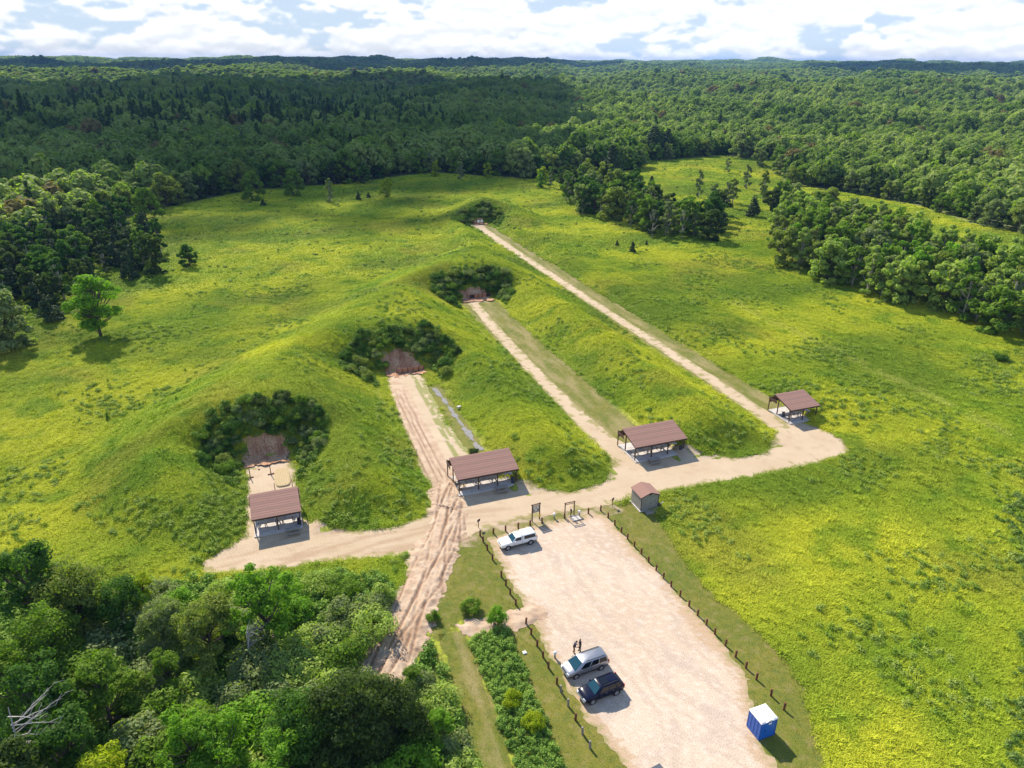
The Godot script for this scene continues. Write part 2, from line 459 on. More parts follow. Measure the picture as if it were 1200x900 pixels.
func rut(x: float, z: float) -> float:
	# wheel tracks that run down the muddy crossing, some of them slewing across the others
	var h := 0.0
	for w in [[-0.49, 0.87, -2.5, 1.0], [-0.49, 0.87, -0.75, 1.0], [-0.42, 0.91, -0.2, 0.8], [-0.42, 0.91, 1.5, 0.8], [-0.56, 0.83, 0.3, 1.0], [-0.56, 0.83, 2.0, 0.9], [-0.36, 0.93, -1.6, 0.6], [-0.62, 0.78, 2.6, 0.7], [0.75, 0.66, 8.6, 0.8], [-0.30, 0.95, 0.9, 0.9], [-0.30, 0.95, 2.4, 0.9], [-0.24, 0.97, 3.3, 0.6]]:
		var dir := Vector2(w[0], w[1])
		var a := Vector2(x - 17.8, z + 76.8)
		var along := a.dot(dir)
		var off: float = a.dot(Vector2(w[1], -w[0])) + nf.get_noise_2d(along * 3.0, w[2] * 40.0) * 0.6 - w[2]
		var deep: float = w[3] * clampf(0.75 + 1.3 * nf.get_noise_2d(along * 9.0, w[2] * 70.0 + 9.0), 0.0, 1.2)
		h -= deep * 0.20 * exp(-pow(off / 0.15, 2.0))
		h += deep * 0.09 * exp(-pow((absf(off) - 0.32) / 0.13, 2.0))
	return maxf(h + nf.get_noise_2d(x * 60.0, z * 60.0) * 0.10 + nf.get_noise_2d(x * 150.0, z * 150.0) * 0.05 + 0.24, 0.01)
func rut_lane(x: float, z: float) -> float:
	var h := 0.0
	if x < 26.0:
		var across := x - 21.6 + nf.get_noise_2d(z * 3.0, 11.0) * 0.8 + (z + 100.0) * 0.015
		for o in [-0.9, 0.3, 1.0, 1.9]:
			h -= 0.15 * exp(-pow((across - o) / 0.2, 2.0))
			h += 0.06 * exp(-pow((absf(across - o) - 0.4) / 0.18, 2.0))
		h *= smoothstep(-132.0, -124.0, z)
	return maxf(h + nf.get_noise_2d(x * 50.0, z * 50.0) * 0.03 + (0.16 if x < 26.0 else lerpf(0.16, 0.03, clampf(x - 26.0, 0, 1))), 0.005)
func mud_colour(x: float, z: float, _d: float) -> Color:
	var b := nf.get_noise_2d(x * 40.0, z * 40.0) * 0.5 + 0.5
	var h := nf.get_noise_2d(x * 13.0 + 20.0, z * 13.0) * 0.5 + 0.5
	var c := Color(0.35, 0.235, 0.155).lerp(Color(0.48, 0.365, 0.265), clampf(b * 1.6 - 0.3, 0, 1))
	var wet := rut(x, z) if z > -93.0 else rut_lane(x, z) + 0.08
	c = c.lerp(Color(0.20, 0.115, 0.07), clampf((0.225 - wet) * 8.0 * (h + 0.4), 0, 0.92))   # wet clay tone, darkened along the ruts to stand in for weak shade
	return c.lerp(Color(0.25, 0.15, 0.09), clampf((h - 0.56) * 3.0, 0, 0.7) * smoothstep(-70.0, -62.0, z))
func lane2_colour(x: float, z: float, d: float) -> Color:
	var c := dirt_colour(x, z, -9.0)
	var b := nf.get_noise_2d(x * 45.0, z * 20.0) * 0.5 + 0.5
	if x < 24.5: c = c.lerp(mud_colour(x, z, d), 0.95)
	if x > 26.0 and (d > -1.0 or absf(x - 26.4 + (z + 100.0) * 0.02) < 0.5) and b > 0.36: c = c.lerp(Color(0.17, 0.19, 0.03), 0.8)
	return c
func flat_relief(_x: float, _z: float, _d: float) -> float:
	return 0.0
func make_sheets() -> void:
	var none := flat_relief
	for p in [LOT, ROAD, LANE1, LANE2, STRIP3, STRIP4, TRACK, VERGE, LAWN, PATH, VERGE2, GULLY, DITCH, WORN]:
		bare_polys.push_back([p, bounds(p)])
	var soggy := P([28.4, -129, 31.4, -129, 32.3, -99, 28.6, -99])
	bare_polys.push_back([soggy, bounds(soggy)])
	sheet("damp_grass", [soggy], 0.3, 0.03, 0.5, none, lawn_colour, M.lawn, "damp short grass along the wet ditch")
	sheet("mown_verge", [VERGE], 0.22, 0.006, 0.5, none, lawn_colour, M.lawn, "short mown grass verge between the lot and the tall meadow")
	sheet("mown_lawn", [LAWN], 0.22, 0.006, 0.4, none, lawn_colour, M.lawn, "short mown lawn between the muddy track and the lot")
	sheet("mown_verge", [VERGE2], 0.22, 0.006, 0.4, none, lawn_colour, M.lawn, "strip of mown grass between the brush and the lot posts")
	sheet("mown_path", [PATH], 0.22, 0.006, 0.4, none, dry_lawn_colour, M.lawn, "mown grass path between the thicket and the brush patch")
	sheet("worn_grass", [WORN], 0.25, 0.010, 0.5, none, worn_colour, M.lawn, "worn grass under the row of posts at the lot's far end")
	sheet("mown_lane", [STRIP3], 0.4, 0.006, 0.3, none, dry_lawn_colour, M.lawn, "mown grass floor of the middle firing lane")
	sheet("mown_lane", [STRIP4], 0.45, 0.006, 0.3, none, dry_lawn_colour, M.lawn, "mown grass floor of the longest firing lane")
	sheet("dirt_road", [ROAD, LANE1], 0.4, 0.016, 0.7, func(x, z, _d): return maxf(nf.get_noise_2d(x * 40.0, z * 12.0), -0.4) * 0.025 + 0.012, dirt_colour, M.dirt, "pale dirt road linking the shelters")
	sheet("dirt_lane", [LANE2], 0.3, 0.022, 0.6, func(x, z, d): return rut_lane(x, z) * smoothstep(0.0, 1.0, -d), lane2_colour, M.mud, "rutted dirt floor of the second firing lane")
	sheet("dirt_path", [LANE3], 0.4, 0.020, 0.35, none, dirt_colour, M.dirt, "pale dirt path down the middle lane")
	sheet("dirt_path", [LANE4], 0.4, 0.020, 0.30, none, dirt_colour, M.dirt, "long pale dirt path down the longest lane")
	sheet("parking_lot", [LOT], 0.3, 0.030, 0.6, none, lot_colour, M.gravel, "pale pinkish gravel parking lot")
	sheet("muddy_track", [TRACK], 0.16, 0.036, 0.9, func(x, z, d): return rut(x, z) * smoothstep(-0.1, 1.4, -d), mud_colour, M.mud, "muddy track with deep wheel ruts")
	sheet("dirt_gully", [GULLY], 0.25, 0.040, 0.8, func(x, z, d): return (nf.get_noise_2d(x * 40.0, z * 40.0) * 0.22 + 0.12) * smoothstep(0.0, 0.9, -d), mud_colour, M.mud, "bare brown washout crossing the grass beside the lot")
	sheet("ditch_water", [DITCH], 0.18, 0.09, 0.5, none, func(x, z, _d): return Color.WHITE, M.water, "wet grey drainage strip along the dirt lane")
	# bare clay faces behind the targets
	for i in 4:
		var l: Array = LANES[i]
		var hw: float = [3.9, 4.4, 4.2, 2.5][i]
		var deep: float = [3.4, 4.4, 3.6, 2.8][i]
		var p := P([l[0] - hw, l[2] + 3.0, l[0] - hw * 0.8, l[2] - deep * 0.7, l[0], l[2] - deep, l[0] + hw * 0.8, l[2] - deep * 0.7, l[0] + hw, l[2] + 3.0])
		bare_polys.push_back([p, bounds(p)])
		sheet("clay_bank", [p], 0.35, 0.26, 1.5, func(x, z, _d): return nf.get_noise_2d(x * 30.0, z * 30.0) * 0.18, clay_colour, M.clay, "bare red clay face of the backstop on the %s lane" % ["shortest", "rutted", "middle", "longest"][i])

# ---------------------------------------------------------------- plants
func rdir() -> Vector3:
	var y := rng.randf_range(-1, 1)
	var a := rng.randf() * TAU
	var s := sqrt(1 - y * y)
	return Vector3(s * cos(a), y, s * sin(a))
func leaves(b: MB, at: Vector3, r: Vector3, n: int, size: float, vary := 0.3, inner := 0.35, mess := 0.62) -> void:
	var tone := 1.0 + rng.randf_range(-vary, vary) * 0.6
	for i in n:
		var d := rdir()
		var p := at + d * r * pow(rng.randf(), inner)
		var nn := (d * 1.15 + rdir() * mess + Vector3(0, 0.35, 0)).normalized()
		var t := nn.cross(rdir()).normalized()
		var u := nn.cross(t)
		var l := size * rng.randf_range(0.6, 1.35)
		var k := tone * (1.0 + rng.randf_range(-vary, vary))
		var col := Color(k * rng.randf_range(0.9, 1.15), k, k * rng.randf_range(0.8, 1.1))
		var w := l * rng.randf_range(0.45, 0.75)
		b.quad(p - t * l, p + u * w + nn * l * 0.12, p + t * l, p - u * w + nn * l * 0.12, col)
func crown_spots(n: int, h: float, rad: float, base: float, shape: float) -> Array:
	# clump centres over an egg: shape > 1 keeps the bulk high, < 1 low
	var out := []
	var top := h
	var bot := h * base
	for i in n:
		var t := (i + 0.5) / n
		var y := lerpf(bot, top, 1.0 - pow(t, 1.15))
		var f := (y - bot) / (top - bot)
		var w := rad * pow(maxf(sin(PI * pow(clampf(f * 0.92 + 0.06, 0, 1), shape)), 0.05), 0.7)
		var a := i * 2.399 + rng.randf_range(-0.5, 0.5)
		var q := w * sqrt(rng.randf_range(0.2, 1.25)) * 0.80
		out.push_back(Vector3(cos(a) * q, y - rad * 0.22, sin(a) * q))
	return out
func lobed_spots(n: int, h: float, rad: float, base: float, shape: float) -> Array:
	# several boughs of different length, each with its own cluster of clumps, so that the outline is uneven and gaps stay open
	var out := []
	var lobes := []
	var m := 9
	for i in m:
		var f := (i + 0.4) / m
		var y := lerpf(h * base, h, pow(f, 0.8))
		var w := rad * pow(maxf(sin(PI * pow(clampf(f * 0.86 + 0.10, 0, 1), shape)), 0.05), 0.7)
		var a := i * 2.399 + rng.randf_range(-0.7, 0.7)
		var q := w * rng.randf_range(0.35, 0.85) * (0.15 if i == m - 1 else 1.0)
		lobes.push_back([Vector3(cos(a) * q, y - rad * 0.3, sin(a) * q), rad * rng.randf_range(0.30, 0.52)])
	for i in n:
		var l: Array = lobes[i % m]
		var d := rdir()
		d.y = absf(d.y) * 0.9 - 0.25
		out.push_back(l[0] + d.normalized() * l[1] * rng.randf_range(0.5, 1.0))
	return out
func broadleaf(sd: int, h: float, rad: float, base: float, clumps: int, n: int, leaf: float, shape := 0.85, bark := "bark") -> Dictionary:
	rng.seed = sd
	var cr := MB.new()
	var tr := MB.new()
	var lean := Vector3(rng.randf_range(-0.05, 0.05), 0, rng.randf_range(-0.05, 0.05)) * h
	var tp := []
	var rr := []
	for i in 6:
		var f := i / 5.0
		tp.push_back(Vector3(0, h * 0.8 * f, 0) + lean * f * f)
		rr.push_back(lerpf(h * 0.022, h * 0.005, f))
	tr.tube(tp, rr, 7)
	var spots := lobed_spots(clumps, h, rad, base, shape)
	for i in spots.size():
		var s: Vector3 = spots[i]
		var r := rad * rng.randf_range(0.15, 0.30)
		leaves(cr, s + lean * 0.6, Vector3(r, r * 0.72, r), int(n / float(clumps)), leaf, 0.32)
		if i % 2 == 0:
			var y0 := clampf(s.y * rng.randf_range(0.45, 0.65), h * 0.12, h * 0.7)
			var a := Vector3(0, y0, 0) + lean * pow(y0 / h, 2)
			tr.tube([a, a.lerp(s, 0.5) + Vector3(0, -0.04 * h, 0), s], [h * 0.010, h * 0.007, h * 0.003], 5)
	return {"trunk": tr.mesh(M[bark], true), "crown": cr.mesh(M.leaf.green), "h": h}
func pine(sd: int, h: float, rad: float, n: int, leaf: float, dense := 1.0) -> Dictionary:
	rng.seed = sd
	var cr := MB.new()
	var tr := MB.new()
	tr.tube([Vector3.ZERO, Vector3(0.05, h * 0.5, 0), Vector3(0, h * 0.97, 0)], [h * 0.018, h * 0.012, h * 0.002], 7)
	var rows := int(h * 0.9)
	for k in rows:
		var f := (k + 0.5) / rows
		var y := lerpf(h * 0.16, h * 0.97, f)
		var w := rad * pow(1.0 - f, 0.75) * rng.randf_range(0.8, 1.1) + 0.25
		var m := 5 + int(3 * (1 - f))
		for j in m:
			var a := TAU * (j + rng.randf() * 0.6) / m + k
			var tip := Vector3(cos(a) * w, y + w * 0.08, sin(a) * w)
			tr.tube([Vector3(0, y, 0), tip], [h * 0.004, h * 0.0015], 4)
			leaves(cr, Vector3(0, y, 0).lerp(tip, 0.72), Vector3(w * 0.42, 0.32 * dense, w * 0.42), maxi(int(n / float(rows * m)), 3), leaf, 0.3)
	return {"trunk": tr.mesh(M.bark, true), "crown": cr.mesh(M.leaf.pine), "h": h}
func cone_tree(sd: int, h: float, rad: float, n: int, leaf: float) -> Dictionary:
	rng.seed = sd
	var cr := MB.new()
	var tr := MB.new()
	tr.tube([Vector3.ZERO, Vector3(0, h * 0.9, 0)], [h * 0.025, h * 0.004], 6)
	for k in 40:
		var f := sqrt(rng.randf())
		var y := h * (1.0 - f * 0.96)
		var a := rng.randf() * TAU
		var w := rad * f * rng.randf_range(0.45, 0.8)
		leaves(cr, Vector3(cos(a) * w, y, sin(a) * w), Vector3(rad * 0.3, h * 0.08, rad * 0.3), int(n / 40.0), leaf, 0.3)
	return {"trunk": tr.mesh(M.bark, true), "crown": cr.mesh(M.leaf.pine), "h": h}
func shrub(sd: int, h: float, rad: float, clumps: int, n: int, leaf: float) -> Dictionary:
	rng.seed = sd
	var cr := MB.new()
	var tr := MB.new()
	for i in clumps:
		var a := rng.randf() * TAU
		var q := rad * sqrt(rng.randf()) * 0.75
		var y := h * (1.0 - 0.5 * pow(q / rad, 2)) * rng.randf_range(0.35, 0.8)
		var s := Vector3(cos(a) * q, y, sin(a) * q)
		var r := rad * rng.randf_range(0.28, 0.45)
		leaves(cr, s, Vector3(r, r * 0.8, r), int(n / float(clumps)), leaf, 0.32)
		tr.tube([Vector3(cos(a) * 0.1, 0, sin(a) * 0.1), s], [0.05, 0.015], 4)
	return {"trunk": tr.mesh(M.bark, true), "crown": cr.mesh(M.leaf.green), "h": h}
func canopy_mesh(sd: int, rad: float, h: float, clumps: int, n: int, leaf: float, shape := 0.85, base := 0.2) -> ArrayMesh:
	rng.seed = sd
	var cr := MB.new()
	for s in crown_spots(clumps, h, rad, base, shape):
		var r := rad * rng.randf_range(0.30, 0.46)
		leaves(cr, s, Vector3(r, r * 0.75, r), int(n / float(clumps)), leaf, 0.25, 0.2, 0.35)
	cr.tube([Vector3.ZERO, Vector3(0, h * 0.6, 0)], [h * 0.02, h * 0.01], 4, Color(0.8, 0.7, 0.6))
	return cr.mesh(M.forest)
func pine_mesh(sd: int, rad: float, h: float, n: int, leaf: float) -> ArrayMesh:
	rng.seed = sd
	var cr := MB.new()
	for k in 9:
		var f := (k + 0.5) / 9.0
		var w := rad * pow(1.0 - f, 0.7) + 0.3
		leaves(cr, Vector3(0, lerpf(h * 0.2, h, f), 0), Vector3(w, h * 0.06, w), int(n / 9.0 * (1.4 - f)), leaf * (1.2 - 0.5 * f), 0.3, 0.4)
	cr.tube([Vector3.ZERO, Vector3(0, h * 0.9, 0)], [h * 0.02, h * 0.005], 4, Color(1.2, 0.9, 0.7))
	return cr.mesh(M.forest)
func plant(called: String, pr: Dictionary, tone: String, x: float, z: float, h: float, label: String, category: String, group := "", wide := 1.0) -> Node3D:
	var o := thing(called, label, category, Vector3(x, terr(x, z) - 0.05, z), rng.randf() * TAU, group)
	var s: float = h / pr.h
	o.scale = Vector3(s * wide, s, s * wide)
	part("trunk" if category != "shrub" else "stem", pr.trunk, o)
	var c := part("crown" if category != "shrub" else "foliage", pr.crown, o)
	c.material_override = M.leaf[tone]
	return o
func scatter(called: String, me: Mesh, xf: Array, cols: Array, label: String, category: String) -> void:
	if xf.is_empty(): return
	var mm := MultiMesh.new()
	mm.transform_format = MultiMesh.TRANSFORM_3D
	mm.use_colors = true
	mm.mesh = me
	mm.instance_count = xf.size()
	for i in xf.size():
		mm.set_instance_transform(i, xf[i])
		mm.set_instance_color(i, cols[i])
	var o := MultiMeshInstance3D.new()
	o.name = numbered(called)
	o.multimesh = mm
	add_child(o)
	tag(o, label, category, "", "stuff")
func laid(s: float, sy: float, x: float, z: float) -> Basis:
	var h := terr(x, z)
	var n := Vector3(h - terr(x + 0.6, z), 0.6, h - terr(x, z + 0.6)).normalized()
	var q := Quaternion(Vector3.UP, n) if n.y < 0.9999 else Quaternion.IDENTITY
	return Basis(q) * spin(s, sy)
func spin(s: float, sy: float) -> Basis:
	return Basis(Vector3.UP, rng.randf() * TAU).scaled(Vector3(s, sy, s))

var PR := {}
func make_protos() -> void:
	PR.oak = [broadleaf(11, 10, 4.6, 0.12, 92, 16000, 0.155), broadleaf(12, 10, 4.2, 0.10, 86, 15000, 0.155), broadleaf(13, 10, 4.9, 0.14, 96, 16500, 0.155)]
	PR.ash = [broadleaf(21, 11, 3.7, 0.15, 80, 13500, 0.155, 0.9), broadleaf(22, 11, 3.4, 0.10, 76, 13000, 0.155, 0.8)]
	PR.maple = [broadleaf(31, 11, 3.9, 0.30, 64, 10500, 0.165, 0.9), broadleaf(32, 11, 3.6, 0.28, 60, 10000, 0.165, 1.0)]
	PR.lone = [broadleaf(33, 15, 5.4, 0.26, 76, 11500, 0.25, 0.95)]
	PR.aspen = [broadleaf(41, 13, 3.2, 0.10, 44, 4600, 0.34, 0.8, "pale_bark"), broadleaf(42, 13, 2.8, 0.14, 42, 4400, 0.34, 0.75, "pale_bark"), broadleaf(43, 13, 3.6, 0.10, 46, 4800, 0.34, 0.85, "pale_bark")]
	PR.round = [broadleaf(51, 12, 5.0, 0.08, 54, 4400, 0.42), broadleaf(52, 12, 4.6, 0.06, 52, 4200, 0.42), broadleaf(53, 13, 5.4, 0.10, 58, 4600, 0.42)]
	PR.pine = [pine(61, 14, 4.0, 2600, 0.34), pine(62, 14, 3.6, 2400, 0.34)]
	PR.cone = [cone_tree(71, 5, 2.2, 1500, 0.20), cone_tree(72, 5, 1.9, 1300, 0.20)]
	PR.shrub = [shrub(81, 3, 2.0, 22, 4200, 0.105), shrub(82, 3, 1.8, 20, 3900, 0.105), shrub(83, 3, 2.3, 26, 4600, 0.105), shrub(84, 3, 1.6, 18, 3200, 0.10)]
	rng.seed = 99
func pick(a: Array) -> Dictionary:
	return a[rng.randi() % a.size()]

func make_trees() -> void:
	rng.seed = 501
	# --- the thicket near the lower edge, tree by tree
	var near := [
		["maple", 11.0, "bright", -4.7, -65.7, "bright green tree with a bare visible trunk amid the thicket"],
		["oak", 9.0, "olive", -10.6, -65.9, "dark olive tree standing between pale willow shrubs in the thicket"],
		["oak", 10.0, "olive", -24.2, -75.4, "olive grey-green oak on the thicket's upper edge near the mound toe"],
		["oak", 8.0, "deep", -20.0, -73.4, "smaller deep green oak touching the big oak at the thicket's upper edge"],
		["ash", 12.0, "deep", -29.1, -78.6, "deep green tree at the far corner of the thicket by the meadow"],
		["oak", 8.5, "green", -26.2, -70.1, "mid green tree just below the two oaks of the thicket"],
		["ash", 10.0, "green", -19.7, -59.9, "mid green ash with lit top in the thicket's middle"],
		["ash", 11.0, "deep", -24.5, -59.4, "deep green tree beside the dead grey branches"],
		["oak", 10.0, "dark", 1.8, -49.0, "largest dark oak crown below the muddy track"],
		["oak", 9.0, "deep", -2.3, -49.5, "deep green oak on the inner flank of the large oak below the track"],
		["oak", 8.0, "dark", 6.3, -48.9, "dark oak nearest the mown path below the track"],
		["maple", 9.0, "bright", -11.4, -51.3, "bright green maple near the lower edge of the thicket"],
		["maple", 8.0, "bright", -9.1, -50.0, "bright green maple with its crown merging into a neighbour's"],
		["ash", 9.0, "yellow", -18.1, -49.4, "yellow-green tree cut by the photo's lower edge"],
		["ash", 11.0, "deep", -21.1, -52.4, "deep green tree behind the dead grey branches"],
		["ash", 6.0, "yellow", -18.2, -76.4, "small yellow-green tree at the thicket's meadow edge"],
		["ash", 12.0, "dark", -24.6, -49.6, "dark tree at the lower corner of the photo"],
		["ash", 8.0, "bright", -4.3, -46.9, "bright tree on the lower flank of the dark oaks"],
		["ash", 5.0, "bright", 10.2, -47.1, "low bright tree by the mown path's near end"],
		["ash", 4.0, "green", 9.0, -54.2, "low tree just below the end of the muddy track"],
		["maple", 6.0, "green", -14.5, -62.8, "mid green sapling among the pale shrubs"],
		["ash", 9.0, "green", -29.5, -66.0, "mid green tree by the photo's side edge above the dead branches"],
		["oak", 7.0, "sage", -15.4, -69.2, "grey-green tree between the upper oaks and the dark thicket tree"],
	]
	for t in near:
		plant("thicket_tree", pick(PR[t[0]]), t[2], t[3], t[4], t[1], t[5], "tree", "trees of the near thicket")
	var sh := [-17.9, -62.6, 4, -16.1, -64.3, 4, -14.8, -58.8, 4.5, -14.1, -68.7, 3.5, -17.5, -69.2, 3.5, 3.6, -66.8, 4, 6.1, -63.7, 4, 1.3, -63.3, 4, 2.4, -60.6, 4, -0.5, -62.6, 4, -1.4, -69.2, 3.5, -5.8, -61.9, 4, -2.5, -59.5, 4, -8.3, -58.0, 4, -11.0, -72.0, 4, -8.8, -74.3, 4, -14.5, -75.4, 3.5, -16.9, -77.6, 3.5, 8.2, -68.9, 3, 6.9, -67.2, 3, 4.2, -71.8, 3, 1.3, -73.4, 3, -2.6, -74.7, 3, 9.8, -53.8, 3, 10.7, -51.1, 3, 10.9, -45.8, 3, 8.8, -47.1, 3.5, 10.9, -43.0, 3, 6.7, -44.6, 4, 4.6, -55.4, 3, -5.6, -67.2, 4, -19.9, -69.5, 5, -23.0, -66.2, 5, -27.6, -75.0, 5, -6.7, -53.3, 5, -4.4, -56.6, 4, -12.3, -60.6, 4, -16.9, -55.0, 5, -14.6, -53.2, 5, -7.5, -47.0, 5, -13.9, -47.1, 5, -8.8, -69.8, 4, 0.8, -56.2, 4, -1.0, -53.6, 4, -11.5, -56.0, 4.5, -20.8, -64.8, 4.5, -2.6, -71.6, 3.5]
	var tones := ["pale", "sage", "green", "pale", "bright", "sage"]
	var rows := []
	for i in range(0, sh.size(), 3): rows.push_back([sh[i], sh[i + 1], sh[i + 2], tones[(i / 3) % 6]])
	rows.sort_custom(func(p, q): return p[0] > q[0])
	var seen := {}
	for q in rows:
		var tone: String = q[3]
		var nth: int = seen.get(tone, 0)
		seen[tone] = nth + 1
		plant("thicket_shrub", pick(PR.shrub), tone, q[0], q[1], q[2], "%s %s shrub of the near thicket, counted away from the mown path" % [ordinal(nth), {"pale": "pale yellowish green", "sage": "grey-green", "green": "mid green", "bright": "bright green"}[tone]], "shrub", "shrubs of the near thicket", 1.15)
	# --- lone shrubs near the lot
	plant("shrub", PR.shrub[3], "bright", 20.4, -60.6, 3.2, "upright bright green bush on the washout beside the lot", "shrub", "", 0.75)
	plant("shrub", PR.shrub[0], "green", 18.2, -64.0, 1.9, "low grassy bush on the lawn above the washout", "shrub", "", 1.1)
	plant("shrub", PR.shrub[1], "green", 13.6, -64.0, 1.6, "small dark tuft of brush beside the muddy track", "shrub")
	plant("shrub", PR.shrub[3], "yellow", 19.2, -46.0, 2.2, "larger yellow-green bush in the brush patch beside the lot", "shrub")
	plant("shrub", PR.shrub[1], "yellow", 18.2, -49.6, 2.0, "smaller yellow-green bush in the brush patch beside the lot", "shrub")
	plant("shrub", PR.shrub[2], "dark", 29.6, -99.8, 1.2, "dark weeds at the ditch end behind the second shelter", "shrub")
	# --- lone trees on the meadow
	var lone := [
		["lone", 15.5, "bright", -37.9, -183.1, "bright green broad tree standing alone on the meadow with its shadow", "broadleaf_tree", 1.15],
		["round", 14.0, "sage", -55.8, -181.0, "pale grey-green tree at the photo's side edge before the dark clump", "broadleaf_tree", 1.0],
		["round", 12.0, "sage", -60.5, -176.5, "pale tree partly outside the photo beside a grey-green tree", "broadleaf_tree", 1.0],
		["cone", 7.0, "pine", -51.0, -198.7, "small dark juniper between the lone tree and the pale tree", "juniper", 1.2],
		["round", 7.5, "deep", -20.8, -243.8, "dark round bush-like tree at the tip of the left tree clump", "broadleaf_tree", 0.95],
		["round", 15.0, "green", -40.0, -318.0, "round mid green tree before the back forest on the meadow's far corner", "broadleaf_tree", 0.9],
		["round", 14.5, "green", 1.1, -360.8, "round green tree before the forest, farther from the slim tree", "broadleaf_tree", 0.85],
		["round", 13.5, "green", 20.1, -368.3, "round green tree before the forest, nearer to the slim tree", "broadleaf_tree", 0.85],
		["aspen", 11.0, "sage", 35.0, -344.7, "slim grey-green young tree alone on the far meadow", "broadleaf_tree", 0.9],
		["round", 10.5, "deep", 60.0, -400.5, "small round tree against the back forest edge", "broadleaf_tree", 0.8],
		["round", 9.5, "yellow", 62.3, -350.1, "round yellow-green bush-like tree on the far meadow", "broadleaf_tree", 0.85],
		["round", 9.0, "yellow", 101.0, -405.0, "young yellow-green tree before the forest, farthest from the clump", "broadleaf_tree", 0.8],
		["aspen", 10.0, "sage", 112.0, -392.0, "young grey-green tree before the forest beyond the longest lane", "broadleaf_tree", 0.9],
		["round", 8.5, "yellow", 128.0, -393.0, "young yellow-green tree before the forest, second from the clump", "broadleaf_tree", 0.9],
		["round", 8.0, "bright", 143.0, -352.0, "small bright round tree on the meadow side of the clump", "broadleaf_tree", 0.8],
		["round", 9.0, "yellow", 150.0, -366.0, "young yellow-green tree touching the clump's forest end", "broadleaf_tree", 0.9],
		["cone", 4.2, "pine", 48.4, -347.3, "tiny dark sapling between the slim tree and the yellow-green one", "juniper", 1.0],
		["cone", 2.8, "pine", 54.2, -352.8, "tiny dark shrub close to the yellow-green round tree", "juniper", 1.3],
		["cone", 3.0, "pine", 5.5, -345.4, "tiny dark shrub in front of the two round trees", "juniper", 1.5],
		["cone", 4.2, "pine", 122.0, -214.1, "small dark juniper on the meadow before the middle clump", "juniper", 0.9],
		["cone", 2.2, "pine", 121.6, -224.8, "tiny juniper beside a larger one before the middle clump", "juniper", 1.0],
		["cone", 2.0, "pine", 132.0, -222.0, "tiny bush between the small juniper and the middle clump", "juniper", 1.0],
		["cone", 9.0, "pine", 202.5, -254.8, "dark pointed spruce standing alone beyond the middle clump", "spruce", 1.05],
		["round", 13.5, "sage", 307.8, -387.5, "round grey-green tree on the far tongue of meadow", "broadleaf_tree", 0.9],
		["aspen", 9.5, "olive", 271.6, -370.0, "slim young tree on the far tongue of meadow", "broadleaf_tree", 1.0],
		["pine", 8.5, "pine", 189.0, -318.0, "flat-topped small dark pine behind the middle clump", "pine_tree", 1.1],
		["aspen", 14.0, "sage", 205.0, -300.0, "tall thin tree with sparse crown behind the middle clump", "broadleaf_tree", 0.55],
		["aspen", 14.0, "olive", 235.0, -290.0, "slender tree at the back of the clump nearest the far tongue", "broadleaf_tree", 0.8],
		["aspen", 13.0, "sage", 246.0, -318.0, "thin pale tree among those before the far tongue of meadow", "broadleaf_tree", 0.7],
		["pine", 22.0, "pine", 178.0, -340.0, "tall dark pine rising behind the middle clump", "pine_tree", 1.2],
		["pine", 21.0, "pine", 262.0, -442.0, "wide dark pine at the back of the far tongue of meadow", "pine_tree", 1.6],
		["pine", 19.0, "pine", 275.0, -446.0, "second dark pine at the back of the far tongue of meadow", "pine_tree", 1.3],
		["round", 19.0, "sage", 322.0, -425.0, "tall sage tree at the forest corner by the far tongue", "broadleaf_tree", 1.0],
		["cone", 1.8, "green", -29.8, -133.7, "dark sapling on the back slope of the mound, the farthest out", "juniper", 0.7],
		["cone", 1.2, "green", -24.7, -136.4, "tiny sapling on the back slope of the mound, the middle one", "juniper", 0.8],
		["cone", 1.0, "green", -17.4, -129.4, "tiny sapling near the mound's crest by the shortest lane", "juniper", 1.0],
		["shrub", 2.2, "deep", 150.8, -99.5, "small bush on the meadow in front of the grove", "shrub", 1.0],
	]
	for t in lone:
		plant(t[6], PR[t[0]][0] if t[0] == "lone" else pick(PR[t[0]]), t[2], t[3], t[4], t[1], t[5], "shrub" if t[6] == "shrub" else "tree", "", t[7])
	# --- middle clump and the trees beyond it
	var word := {"dark": "dark", "deep": "deep green", "green": "mid green", "sage": "grey-green", "olive": "olive green", "yellow": "yellow-green", "bright": "bright green", "pale": "pale green", "pine": "dark juniper-like"}
	grove("clump_tree", MID, 7.2, ["deep", "dark", "olive", "deep", "green", "sage"], ["aspen", "round", "aspen"], 9.5, 14.5, "%s tree in the clump in the middle of the far meadow", "trees of the middle clump", word)
	for q in [[158, -222, "dark", "round", 12.0], [165, -236, "deep", "round", 12.0], [176, -246, "deep", "round", 13.0], [185, -254, "dark", "round", 12.0], [190, -266, "sage", "aspen", 13.0], [170, -232, "pine", "round", 7.5], [205, -278, "sage", "aspen", 12.0], [214, -285, "olive", "aspen", 12.0], [218, -262, "dark", "round", 11.0], [228, -268, "green", "round", 13.0], [238, -272, "sage", "round", 11.0], [232, -255, "dark", "cone", 8.0]]:
		plant("clump_tree", pick(PR[q[3]]), q[2], q[0], q[1], q[4], "%s tree among those between the middle clump and the grove" % word[q[2]], "tree", "trees between clump and grove, " + q[2])
	# --- grove of slender trees at the side
	grove("grove_tree", GROVE, 6.0, ["pale", "green", "bright", "pale", "olive", "green", "pale", "sage"], ["aspen", "aspen", "round"], 10.5, 15.0, "%s tree in the grove on the right of the meadow", "trees of the grove", word)
